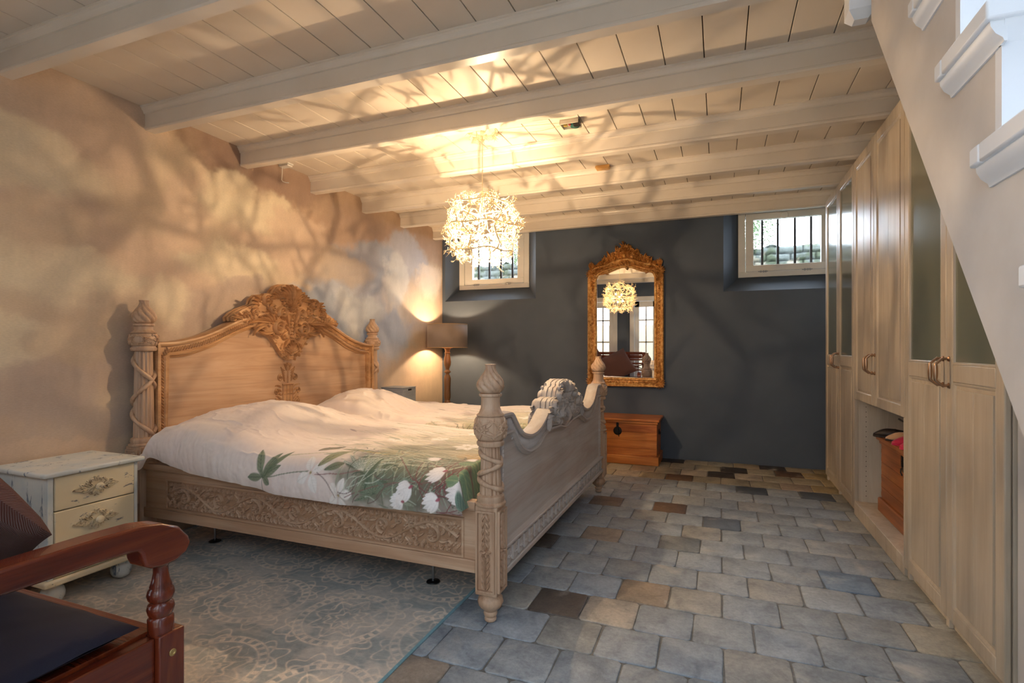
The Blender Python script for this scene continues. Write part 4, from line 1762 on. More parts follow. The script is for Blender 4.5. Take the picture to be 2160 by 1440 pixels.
def paint_duvet(X, S, seed, full=True):
    ny, nx = X.shape
    rs = random.Random(seed)
    n1 = fbm(nx, ny, 8, 6, seed, 5)
    n2 = fbm(nx, ny, 40, 6, seed + 3, 5, .6)
    blush = lc(232, 214, 203)
    C = np.tile(blush, (ny, nx, 1)).astype(float)
    k = sstep(.35, .7, n1)[..., None]
    C = C * (1 - k * .35) + lc(240, 230, 218) * k * .35
    cv = Canvas(X, S, C)
    green, olive, gold, teal = lc(106, 114, 86), lc(164, 158, 122), lc(206, 168, 96), lc(84, 118, 96)
    pale = lc(206, 204, 176)
    # washes
    cv.blob(-1.12, .72, .62, .42, lc(212, 202, 176), .85, n1)
    cv.blob(-1.16, .42, .60, .20, olive, .75, n1)
    cv.blob(-1.16, .18, .44, .26, green, .95, n1, .5)
    cv.blob(-1.02, .10, .26, .16, lc(112, 96, 82), .7, n2, .6)
    cv.blob(-1.00, .40, .22, .12, gold, .85, n1, .7)
    cv.blob(-1.36, .32, .16, .06, lc(200, 176, 120), .6, n1, .8)
    cv.blob(-.98, .92, .5, .18, lc(220, 196, 176), .6, n1)
    # long grass streaks flowing across the top
    for i in range(150):
        x0 = rs.uniform(-1.25, -.93)
        y0 = rs.uniform(.22, 1.05)
        L = rs.uniform(.25, .75)
        c = rs.choice([olive, pale, green * 1.15, lc(226, 216, 186), lc(186, 178, 140), lc(150, 158, 128)])
        cv.curve((x0, y0), (x0 - L, y0 + rs.uniform(-.10, .14)), rs.uniform(-.12, .12), rs.uniform(.0015, .0045), c, rs.uniform(.35, .75))
    for i in range(70):
        x0 = rs.uniform(-1.5, -.95)
        y0 = rs.uniform(.0, .25)
        a = rs.uniform(.6, 2.6)
        L = rs.uniform(.1, .3)
        c = rs.choice([lc(160, 176, 150), lc(196, 198, 160), lc(84, 104, 78), lc(130, 150, 128)])
        cv.curve((x0, y0), (x0 + cos(a) * L, y0 + sin(a) * L), rs.uniform(-.2, .2), rs.uniform(.001, .0022), c, .7)
    G1, G2 = lc(104, 124, 88), lc(62, 84, 60)
    # anemone with three leaves
    cv.curve((-2.0, .05), (-1.74, .10), .03, .0022, G1)
    cv.line([(-2.0, -.02), (-2.0, .05), (-1.99, .09)], .0022, G2)
    for a, L in ((2.15, .125), (1.15, .12), (.55, .11), (-.3, .06), (3.3, .085)):
        cv.leaf(-2.0, .055, a, L, .019, lc(128, 142, 106), G2, .65)
    cv.leaf(-1.99, .055, .95, .16, .016, lc(112, 130, 94), G2, .6)
    cv.flower(-1.725, .095, .072, rs, 4, a0=.5)
    for xx, yy, a, L, w_, c in ((-1.70, .12, .95, .15, .026, lc(150, 152, 104)), (-1.66, .11, .4, .10, .018, lc(124, 134, 98)), (-1.78, .20, 1.0, .13, .034, lc(128, 118, 88)), (-1.70, .26, .12, .22, .022, lc(156, 154, 122)), (-1.62, .27, .0, .2, .014, lc(216, 196, 130))):
        cv.leaf(xx, yy, a, L, w_, c, lc(84, 80, 62), .6)
    # radiating striped leaves
    for k in range(11):
        a = .1 + k * .28
        cv.leaf(-1.47, .13, a, rs.uniform(.09, .17), .0085, lc(120, 142, 124), lc(220, 222, 206), .9)
    cv.curve((-1.70, .09), (-1.47, .13), -.03, .002, lc(150, 96, 92))
    for k in range(9):
        a = .4 + k * .38
        cv.leaf(-1.375, .05, a, rs.uniform(.06, .12), .009, lc(126, 142, 112), lc(66, 82, 62), .7)
    cv.flower(-1.55, .035, .062, rs, 5)
    cv.curve((-1.52, .03), (-1.1, .12), .04, .002, lc(140, 92, 84))
    cv.leaf(-1.42, .06, 1.5, .15, .014, lc(96, 116, 88), lc(60, 76, 58), .6)
    for i in range(46):
        x0, y0 = rs.uniform(-1.62, -.95), rs.uniform(.0, .34)
        a = rs.uniform(-.4, 3.5)
        c_ = rs.choice([lc(118, 140, 116), lc(96, 116, 86), lc(150, 160, 128), lc(168, 176, 146), lc(86, 98, 72)])
        cv.leaf(x0, y0, a, rs.uniform(.04, .11), rs.uniform(.004, .009), c_, c_ * 1.7 if i % 2 else c_ * .5, .6, .8)
    for i in range(60):
        x0, y0 = rs.uniform(-1.62, -.95), rs.uniform(.0, .34)
        a = rs.uniform(0, 3.1)
        L = rs.uniform(.04, .14)
        cv.curve((x0, y0), (x0 + cos(a) * L, y0 + sin(a) * L), rs.uniform(-.3, .3), .0011, rs.choice([lc(70, 88, 70), lc(190, 200, 176), lc(120, 90, 84)]), .75)
    # red stems and cyclamens at the foot
    for i in range(26):
        x0, y0 = rs.uniform(-1.15, -.92), rs.uniform(.0, .12)
        a = rs.uniform(.2, 2.6)
        L = rs.uniform(.1, .28)
        cv.curve((x0, y0), (x0 + cos(a) * L, y0 + sin(a) * L), rs.uniform(-.25, .25), .0018, lc(132, 60, 62), .85)
    for xx, yy, R, a in ((-1.235, .085, .085, 3.7), (-1.115, .165, .085, 3.6), (-1.10, .045, .082, 3.5), (-.985, .085, .095, 3.3), (-1.27, .025, .07, 3.3), (-1.22, .30, .07, 3.4), (-1.05, .335, .06, 3.6)):
        cv.cyclamen(xx + .04, yy + .01, R, a, rs)
    for xx, yy, R in ((-1.02, .265, .048), (-.965, .33, .05), (-.975, .17, .036), (-1.02, .13, .03), (-.96, .24, .034)):
        cv.leaf(xx - R, yy, 0, 2 * R, R * .95, lc(104, 142, 104), lc(176, 190, 120), .4)
    cv.leaf(-.97, .03, 1.2, .14, .04, lc(76, 116, 98), lc(150, 180, 150), .5)
    # white flowers across the top
    for xx, yy, R in ((-1.20, .62, .075), (-1.02, .70, .06), (-1.45, .78, .055), (-1.08, .98, .065), (-1.33, .98, .05), (-1.62, .60, .045), (-.98, .52, .05)):
        cv.flower(xx, yy, R, rs, 6)
    for xx, yy in ((-2.05, .84), (-2.3, .93), (-1.85, .9), (-2.0, .7)):
        cv.leaf(xx, yy, rs.uniform(-.4, .4), .07, .012, lc(176, 150, 156), lc(120, 100, 110), .6, .8)
        cv.curve((xx, yy), (xx + .3, yy + rs.uniform(-.08, .08)), .06, .0012, lc(168, 166, 150), .6)
    for i in range(16):
        x0, y0 = rs.uniform(-1.9, -1.4), rs.uniform(.35, 1.0)
        cv.leaf(x0, y0, rs.uniform(-.5, .6), rs.uniform(.06, .14), .012, rs.choice([lc(176, 176, 146), lc(200, 186, 160), lc(158, 164, 142)]), None, .3, .7)
    # printed linen weave variation
    g_ = cv.C.mean(axis=-1, keepdims=True)
    C = (g_ + (cv.C - g_) * .80) * (1 + (n2[..., None] - .5) * .07)
    return C


HEM = [(-2.90, .56), (-2.749, .533), (-2.486, .482), (-2.163, .464), (-1.867, .437), (-1.596, .430), (-1.227, .438), (-.90, .452)]


def hem_z(x):
    return np.interp(x, [h[0] for h in HEM], [h[1] for h in HEM])


def make_duvets():
    fab = m_attr('printed_cotton', .85, 420, .03, .12, .15)
    # ---------- near duvet
    nx, ns = 640, 440
    xs = np.linspace(-2.895, -.950, nx)
    sv = np.concatenate([np.linspace(0, .30, 110, endpoint=False), np.linspace(.30, 1.25, ns - 110)])
    X, S = np.meshgrid(xs, sv)
    w1 = fbm(nx, ns, 10, 7, 8, 5, .55) - .5
    w2 = fbm(nx, ns, 26, 9, 18, 4, .5) - .5
    w3 = fbm(nx, ns, 7, 16, 28, 4, .5) - .5
    ridge = 1 - np.abs(2 * (fbm(nx, ns, 9, 12, 38, 3) - .5)) * 4
    ridge = np.clip(ridge, 0, 1) ** 2
    side = .22

    def height(Xq, Yq, cx, cy, amp, sx, sy):
        h = .622 + amp * np.exp(-(np.abs((Xq - cx) / sx) ** 2.4) - (np.abs((Yq - cy) / sy) ** 2.6))
        h = h + .012 * np.sin((Xq + .4 * Yq) * 5.0) * sstep(-2.2, -1.6, Xq)
        return h
    th = np.clip(S / side, 0, 1)
    Ytop = 2.03 + (S - side)
    Yq = np.where(S < side, 2.03, Ytop)
    Ht = height(X, Yq, -2.53, 2.42, .168, .38, .50)
    hem = hem_z(X)
    ang = -.35 + (pi / 2 + .35) * th
    rad = .155
    Y = np.where(S < side, 2.03 - rad * np.cos(ang) , Ytop)
    Zs = hem + (Ht - hem) * (np.sin(ang) + .34) / 1.34
    Z = np.where(S < side, Zs, Ht)
    # wrinkles, mostly on the pillow end and along the hem
    amp = .007 + .008 * (1 - sstep(-2.5, -1.7, X))
    Z = Z + (w1 * amp * 2.0 + w2 * .004 + ridge * .007 * (1 - sstep(-2.4, -1.5, X)) + w3 * .004) * sstep(0, .1, S)
    Y = Y + (w2 * .022 + w1 * .03) * (1 - sstep(.1, .3, S))
    # outer edges: roll down at head, foot and along the centre seam
    head = 1 - sstep(-2.885, -2.78, X)
    foot = sstep(-1.0, -.950, X)
    Z = Z - head ** 1.5 * (.09 + .05 * sstep(.1, .3, S))
    Z = Z * (1 - foot ** 1.5) + np.minimum(Z, .47) * foot ** 1.5
    X3 = X + head * .0 + foot * -.0
    seam = sstep(1.15, 1.25, S)
    Z = Z - seam ** 2 * .05
    # hem turned inwards
    C = paint_duvet(X, S, 11)
    o = grid_object('duvet', X3, Y, Z, C, fab, loc=(-1.9, 2.5, .55))
    tag(o, 'puffy floral duvet on the near half of the bed, nearer the camera', 'duvet', 'floral duvets on the double bed')
    # ---------- far duvet
    nx, ns = 430, 260
    xs = np.linspace(-2.895, -.950, nx)
    X, S = np.meshgrid(xs, np.linspace(0, 1.28, ns))
    w1 = fbm(nx, ns, 10, 7, 81, 5, .55) - .5
    w2 = fbm(nx, ns, 20, 12, 82, 4, .5) - .5
    ridge = np.clip(1 - np.abs(2 * (fbm(nx, ns, 8, 12, 83, 3) - .5)) * 4, 0, 1) ** 2
    Yb = 3.068 + S
    edge = 1.0
    th = np.clip((S - edge) / .24, 0, 1)
    Yq = np.minimum(Yb, 3.068 + edge)
    Ht = height(X, Yq, -2.56, 3.40, .158, .32, .34) + .012
    hem = hem_z(X)
    Y = np.where(S > edge, 4.065 + .11 * np.sin(th * pi / 2), Yb)
    Z = np.where(S > edge, hem + (Ht - hem) * np.cos(th * pi / 2), Ht)
    Z = Z + (w1 * .016 + w2 * .005 + ridge * .012 * (1 - sstep(-2.3, -1.6, X)))
    head = 1 - sstep(-2.885, -2.78, X)
    foot = sstep(-1.00, -.945, X)
    Z = Z - head ** 1.5 * .13 - foot ** 1.5 * .10
    Z = Z - (1 - sstep(0, .08, S)) ** 2 * .05
    C = paint_duvet(X, S + .30, 11)
    o = grid_object('duvet', X, Y, Z, C, fab, loc=(-1.9, 3.6, .55))
    tag(o, 'floral duvet on the far half of the bed, towards the dark back wall', 'duvet', 'floral duvets on the double bed')


make_duvets()


# ================================================================ RUG
def make_rug():
    x0, x1, y0, y1 = -3.04, -1.047, .62, 2.92
    nx, ny = 760, 880
    X, Y = np.meshgrid(np.linspace(x0, x1, nx), np.linspace(y0, y1, ny))
    n = fbm(nx, ny, 14, 18, 3, 5, .6)
    nf = fbm(nx, ny, 90, 160, 6, 3, .7)
    ground = lc(148, 152, 149)
    g2 = lc(184, 178, 168)
    warm = sstep(1.9, .9, Y + (X + 2.0) * .4)
    C = ground * (1 - sstep(.4, .62, n))[..., None] + g2 * sstep(.4, .62, n)[..., None]
    C = C * (1 - .35 * warm[..., None]) + lc(196, 180, 160) * .35 * warm[..., None]
    # faded medallion field
    u = (X - x0) / .46
    v = (Y - y0) / .46
    row = np.floor(v)
    uu = (u + (row % 2) * .5) % 1 - .5
    vv = v % 1 - .5
    r = np.hypot(uu, vv)
    th = np.arctan2(vv, uu)
    lines = np.zeros_like(X)

    def ring(rr, w):
        return np.exp(-((r - rr) / w) ** 2)
    lines += ring(.44, .010) + ring(.37, .010)
    lines += ((r > .38) & (r < .43)) * (np.sin(th * 30) > .1) * .9
    lines += ring(.16 + .025 * np.cos(8 * th), .012)
    lines += ring(.085 + .02 * np.cos(6 * th), .012)
    lines += np.exp(-((r - .27 - .045 * np.cos(8 * th)) / .014) ** 2)
    lines += np.exp(-((np.abs(np.sin(4 * th)) * r) / .013) ** 2) * (r < .36) * (r > .1)
    # small stars and scrolls between medallions
    u3, v3 = (u * 2) % 1 - .5, (v * 2) % 1 - .5
    r3 = np.hypot(u3, v3)
    t3 = np.arctan2(v3, u3)
    out = (r > .45)
    lines += out * (np.exp(-((r3 - .22 - .1 * np.cos(4 * t3)) / .03) ** 2) + np.exp(-((r3 - .4 + .08 * np.sin(6 * t3)) / .02) ** 2))
    sc = fbm(nx, ny, 30, 34, 44, 3, .5)
    lines += .7 * np.exp(-((sc - .5) / .012) ** 2) * (.3 + .7 * (r < .36))
    wear = (.45 + .55 * sstep(.32, .55, fbm(nx, ny, 8, 10, 71, 4, .6))) * (.5 + .6 * nf)
    k = np.clip(lines, 0, 1) * wear
    C = C * (1 - k[..., None] * .85) + lc(232, 214, 192) * k[..., None] * .85
    f2 = sstep(.5, .75, fbm(nx, ny, 12, 60, 99, 4, .7))
    C = C * (1 - .3 * f2[..., None]) + lc(206, 196, 180) * .3 * f2[..., None]
    d = np.minimum(np.minimum(X - x0, x1 - X), np.minimum(Y - y0, y1 - Y))
    e = (d < .008)[..., None]
    C = np.where(e, lc(112, 150, 160), C)
    C = C * (1.12 + (nf[..., None] - .5) * .35)
    Z = .0075 + (nf - .5) * .0012 + .0015 * (fbm(nx, ny, 3, 12, 5, 2) - .5) - .003 * (d < .003)
    mat = m_attr('woven_vintage_rug', .95, 500, .10, .3, .1)
    o = grid_object('rug', X, Y, Z, C, mat, loc=(-2.0, 1.7, 0), smooth=False)
    # give it real thickness
    m = o.modifiers.new('thick', 'SOLIDIFY')
    m.thickness = .0055
    m.offset = -1
    tag(o, 'faded grey blue medallion rug partly under the bed', 'rug')


make_rug()


# ================================================================ NIGHTSTANDS
def make_nightstand(x1, y0, y1, label):
    """front faces +x at x1"""
    depth = .385
    x0 = x1 - depth
    t = thing('nightstand', label, 'nightstand', ((x0 + x1) / 2, (y0 + y1) / 2, .009), 'cream chests of drawers beside the bed')
    zb, zt = .125, .565
    b = B()
    b.box(x0, x1 - .012, y0, y0 + .018, zb, zt)
    b.box(x0, x1 - .012, y1 - .018, y1, zb, zt)
    b.box(x0, x0 + .01, y0, y1, zb, zt)
    b.box(x0, x1 - .012, y0 + .018, y1 - .018, zb, zb + .015)
    build('body', b, M['paleblue'], t, bevel=.003)
    for ya, yb in ((y0, y0 + .022), (y1 - .016, y1)):
        b = B().box(x1 - .014, x1, ya, yb, zb, zt)
        build('front_stile', b, M['paleblue'], t, bevel=.002)
    b = B()
    b.box(x0 - .005, x1 + .022, y0 - .024, y1 + .024, zt, zt + .022)
    build('table_top', b, M['paleblue'], t, bevel=.008, seg=3)
    b = B()
    b.box(x0, x1 + .016, y0 - .018, y1 + .018, zb - .028, zb)
    build('base_board', b, M['cream'], t, bevel=.009, seg=3)
    zs = [(zb + .003, .262), (.266, .412), (.416, zt - .002)]
    for z0, z1 in zs:
        b = B()
        b.box(x1 - .016, x1 + .004, y0 + .024, y1 - .018, z0, z1)
        dr = build('drawer', b, M['cream'], t, bevel=.004)
        P = lambda a, bb, h: (x1 + .004 + h, a, bb)
        g = B()
        cy, cz = (y0 + y1) / 2 + .0, (z0 + z1) / 2
        for mx in (1, -1):
            Q = (lambda mx: (lambda a, bb, h: P(cy + mx * a, cz + bb, h)))(mx)
            g.volute((.022, .026), .014, 2.5, -1, Q, 1.3, .0042, .009)
            g.volute((.022, -.024), .013, -2.5, 1, Q, 1.3, .004, .009)
            g.volute((.062, .010), .013, .8, 1, Q, 1.3, .004, .009)
            g.volute((.052, -.012), .011, -.8, -1, Q, 1.2, .0035, .008)
            g.volute((.040, .022), .010, 1.4, 1, Q, 1.2, .0035, .008)
            for k in range(5):
                g.leaf((.015 + .012 * k, .0), .9 - .2 * k, .034, -.8, .0048, .008, Q)
                g.leaf((.015 + .012 * k, -.004), -.9 + .2 * k, .030, .8, .0045, .008, Q)
            g.leaf((.0, .022), 1.3, .026, -.5, .006, .009, Q)
            g.leaf((.0, -.022), -1.3, .024, .5, .006, .009, Q)
        build('ornate_plate', g, M['gesso'], dr, ang=70)
        k = B()
        k.lathe([(.008, 0), (.007, .012), (.015, .018), (.018, .026), (.014, .033), (.004, .036)], 0, 0, 20)
        k.v = [(x1 + .006 + c, cy + a, cz + bb) for a, bb, c in k.v]
        build('knob', k, M['cream'], dr)
    for fx, fy in ((x1 - .05, y0 + .045), (x1 - .05, y1 - .045), (x0 + .05, y0 + .045), (x0 + .05, y1 - .045)):
        b = B()
        b.lathe([(.022, .010), (.034, .018), (.042, .034), (.044, .052), (.040, .070), (.030, .080), (.030, zb - .027)], fx, fy, 24)
        build('bun_foot', b, M['paleblue'], t)
    return t


tg = NT('antiqued_gesso')
tg.col(tg.ramp(tg.noise(tg.coord(), 60, 4, .7), [(.36, rgb(128, 104, 76)), (.48, rgb(220, 206, 178))]))
M['gesso'] = tg.set(.5)
make_nightstand(-2.655, 1.362, 1.735, 'distressed cream and pale blue nightstand in front of the bed, behind the armrest')
make_nightstand(-2.608, 4.215, 4.525, 'cream nightstand at the far side of the bed, mostly hidden, under the grey box')

# grey storage box on the far nightstand
t = thing('storage_box', 'grey ribbed storage box standing on the far nightstand', 'box', (-2.86, 4.31, .588))
bx0, bx1, by0, by1, bz0, bz1 = -2.985, -2.745, 4.205, 4.425, .588, .745
b = B()
b.box(bx0, bx1, by0, by1, bz0, bz1 - .006)
for k in range(9):
    z = bz0 + .012 + k * .0145
    b.box(bx0 - .002, bx1 + .002, by0 - .002, by1 + .002, z, z + .009)
build('box_body', b, M['boxgrey'], t, bevel=.001, seg=1)
b = B().box(bx0 - .004, bx1 + .004, by0 - .004, by1 + .004, bz1 - .006, bz1)
build('lid', b, M['boxgrey'], t, bevel=.001)
b = B().box(bx1 + .001, bx1 + .005, 4.29, 4.345, bz1 - .032, bz1 - .016)
build('finger_hole', b, M['blackplastic'], t, bevel=.001)


# ================================================================ FLOOR LAMP
def make_lamp(x, y):
    t = thing('floor_lamp', 'turned wooden floor lamp with taupe drum shade in the far corner', 'lamp', (x, y, 0))
    b = B()
    b.lathe([(.12, 0), (.12, .02), (.09, .035), (.05, .05), (.03, .07), (.028, .12), (.04, .16), (.045, .22), (.03, .30), (.022, .34), (.034, .36), (.022, .38), (.03, .41), (.05, .425), (.052, .455)], x, y, 32)
    build('lamp_base', b, M['lampwood'], t)
    b = B()
    for z, h in ((.455, .062), (.475, .052), (.492, .042)):
        b.box(x - h, x + h, y - h, y + h, z, z + .019)
    build('square_plinth', b, M['lampwood'], t, bevel=.003)
    b = B()
    b.lathe([(.034, .511), (.036, .520), (.030, .530), (.028, .545), (.035, .565), (.037, .600), (.034, .66), (.038, .74), (.039, .78), (.030, .812), (.020, .825), (.020, .835), (.036, .848), (.038, .856), (.028, .866), (.020, .876), (.022, .89), (.036, .925), (.040, .96), (.036, 1.0), (.026, 1.045), (.024, 1.06)], x, y, 36)
    build('turned_column', b, M['lampwood'], t, ang=60)
    b = B()
    b.lathe([(.032, 1.056), (.033, 1.064), (.026, 1.070), (.028, 1.09), (.036, 1.108), (.040, 1.114)], x, y, 32)
    b.box(x - .042, x + .042, y - .042, y + .042, 1.114, 1.126)
    build('capital', b, M['lampwood'], t, ang=50)
    b = B()
    b.tube([(x, y, 1.126), (x, y, 1.20)], .010, 10)
    build('lamp_socket', b, M['brass'], t)
    R = .222
    b = B()
    n = 64
    z0, z1 = 1.122, 1.378
    for (r, s) in ((R, 1), (R - .003, -1)):
        vs_ = [(x + r * cos(2 * pi * k / n), y + r * sin(2 * pi * k / n), z) for z in (z0, z1) for k in range(n)]
        if s == 1:
            b.add(vs_, [(k, (k + 1) % n, n + (k + 1) % n, n + k) for k in range(n)])
    o = build('lamp_shade', b, M['shade'], t)
    sm = o.modifiers.new('thick', 'SOLIDIFY')
    sm.thickness = .003
    sm.offset = -1
    for z in (z0, z1):
        b = B()
        b.tube([(x + R * cos(2 * pi * k / 48), y + R * sin(2 * pi * k / 48), z) for k in range(49)], .003, 6)
        build('shade_rim', b, M['shadein'], o)
    b = B()
    for k in range(3):
        a = k * 2 * pi / 3
        b.tube([(x, y, 1.20), (x + .1 * cos(a), y + .1 * sin(a), z0 + .02), (x + (R - .004) * cos(a), y + (R - .004) * sin(a), z0 + .004)], .002, 5)
    build('shade_spider', b, M['brass'], o)
    b = B()
    b.ball((x, y, 1.245), .024, 16, 10)
    build('bulb', b, M['bulb2'], t)


make_lamp(-2.80, 5.17)


# ================================================================ TWIG CHANDELIER
def make_chandelier(cx, cy, cz):
    rs = random.Random(21)
    t = thing('twig_chandelier', 'lit round chandelier of tangled ivory metal twigs hanging from the ceiling', 'chandelier', (cx, cy, ZC))
    # ceiling rosette made of curled twigs
    b = B()
    n = 36
    b.lathe([(.04, ZC - .030), (.075, ZC - .022), (.098, ZC - .008), (.10, ZC)], cx, cy, n)
    can = build('ceiling_rosette', b, M['wire'], t)
    b = B()
    for k in range(90):
        a = rs.uniform(0, 2 * pi)
        r = .10 * sqrt(rs.random())
        z = ZC - .030 + .02 * (r / .1) ** 2
        p = Vector((cx + r * cos(a), cy + r * sin(a), z))
        pts = [p]
        d = Vector((cos(a + rs.uniform(-1, 1)), sin(a + rs.uniform(-1, 1)), -.5)).normalized()
        ax = Vector((rs.uniform(-1, 1), rs.uniform(-1, 1), rs.uniform(-1, 1))).normalized()
        for i in range(6):
            d = Matrix.Rotation(.5, 3, ax) @ d
            p = p + d * .007
            pts.append(p.copy())
        b.tube(pts, [.0022, .002, .002, .0018, .0016, .0013, .0009], 4)
    build('rosette_twigs', b, M['wire'], can, ang=180)
    b = B()
    b.tube([(cx, cy, ZC - .03), (cx, cy, cz + .24)], .0022, 6)
    build('hanging_cable', b, M['wire'], t)
    # cage of hoops
    R, H = .215, .17
    b = B()
    for k, z in enumerate((-.15, .01, .15)):
        rr = R * (.86 if z != .01 else 1.0)
        pts = [(cx + rr * (1 + .03 * sin(3 * a + k)) * cos(a), cy + rr * (1 + .03 * sin(3 * a + k)) * sin(a), cz + z + .008 * sin(5 * a)) for a in [2 * pi * q / 60 for q in range(61)]]
        b.tube(pts, .0048, 6)
    for k in range(7):
        a = 2 * pi * k / 7 + .2
        pts = []
        for q in range(13):
            u = -1 + 2 * q / 12
            rr = R * (1 - .30 * abs(u) ** 3) + .012 * sin(q * 1.7 + k)
            pts.append((cx + rr * cos(a + .12 * sin(q + k)), cy + rr * sin(a + .12 * sin(q + k)), cz + u * .17))
        b.tube(pts, .0050, 6)
    for k in range(4):
        a = 2 * pi * k / 4 + .5
        b.tube([(cx, cy, cz + .24), (cx + .08 * cos(a), cy + .08 * sin(a), cz + .21), (cx + R * .8 * cos(a), cy + R * .8 * sin(a), cz + .15)], .003, 6)
    build('cage', b, M['wire'], t, ang=180)

    def curl(b, p, d, L, r, seg=6, tight=1.0):
        ax = d.cross(Vector((rs.uniform(-1, 1), rs.uniform(-1, 1), rs.uniform(-1, 1))))
        if ax.length < 1e-3:
            ax = Vector((0, 0, 1))
        ax.normalize()
        pts = [p.copy()]
        rad = [r]
        k0 = rs.uniform(-.15, .55) * tight
        for i in range(seg):
            d = Matrix.Rotation(k0 * (1 + i * .15), 3, ax) @ d
            p = p + d * (L / seg)
            pts.append(p.copy())
            rad.append(r * (1 - .62 * (i + 1) / seg))
        b.tube(pts, rad, 4, caps=True)
        return pts, d
    # branching twigs over the shell
    parts_ = []
    N = 250
    for g in range(1):
        b = B()
        for k in range(N):
            u = -1 + 2 * (k + .5) / N
            a = k * 2.39996 + rs.uniform(-.2, .2)
            z = u * .185 + rs.uniform(-.012, .012)
            rr = (R - .02) * (1 - .34 * abs(u) ** 3) + rs.uniform(-.012, .012)
            if abs(u) > .86:
                rr *= rs.uniform(.25, 1.0)
            p = Vector((cx + rr * cos(a), cy + rr * sin(a), cz + z))
            d = Vector((cos(a) * (1 - abs(u) * .55), sin(a) * (1 - abs(u) * .55), u * 1.0 + rs.uniform(-.3, .3))).normalized()
            pts, dd = curl(b, p, d, rs.uniform(.045, .080), .0030, 6)
            for m in range(rs.randint(4, 6)):
                q = pts[rs.randint(1, 5)]
                e = (d + Vector((rs.uniform(-1, 1), rs.uniform(-1, 1), rs.uniform(-1, 1))) * .95).normalized()
                pp, _ = curl(b, q, e, rs.uniform(.022, .052), .0022, 5, 1.5)
                if rs.random() < .6:
                    e2 = (e + Vector((rs.uniform(-1, 1), rs.uniform(-1, 1), rs.uniform(-1, 1))) * 1.1).normalized()
                    curl(b, pp[3], e2, rs.uniform(.014, .030), .0015, 4, 1.8)
        o = build('twigs', b, M['wire'], t, ang=180)
        o['kind'] = 'stuff'
    # crooked inner boughs that throw the large shadows
    b = B()
    for k in range(18):
        a = 2 * pi * k / 18 + rs.uniform(-.2, .2)
        u = rs.uniform(-.9, .9)
        d = Vector((cos(a), sin(a), u)).normalized()
        p = Vector((cx, cy, cz)) + d * .085
        pts = [p.copy()]
        rad = [.0042]
        for i in range(7):
            d = (d + Vector((rs.uniform(-1, 1), rs.uniform(-1, 1), rs.uniform(-1, 1))) * .45).normalized()
            p = p + d * .022
            pts.append(p.copy())
            rad.append(.0042 - .0003 * i)
        b.tube(pts, rad, 6)
        for m in range(3):
            q = pts[rs.randint(2, 6)]
            curl(b, q, (d + Vector((rs.uniform(-1, 1), rs.uniform(-1, 1), rs.uniform(-1, 1))) * .9).normalized(), .08, .0032, 7, 1.2)
    build('inner_boughs', b, M['wire'], t, ang=180)
    # halogen capsules
    for k, (dx, dy, dz) in enumerate([(0, 0, .01), (.05, .03, -.05), (-.05, .02, .05), (.02, -.055, .045), (-.03, -.03, -.06)]):
        b = B()
        b.ball((cx + dx, cy + dy, cz + dz), .0095 if k else .0040, 10, 6, 1.3)
        build('bulb', b, M['bulbdim'] if k else M['bulb'], t)
        b = B()
        b.tube([(cx + dx, cy + dy, cz + dz + .014), (cx + dx * .6, cy + dy * .6, cz + dz + .05), (cx, cy, cz + .24)], .0018, 5)
        build('bulb_wire', b, M['wire'], t)


make_chandelier(-1.405, 3.06, 1.875)


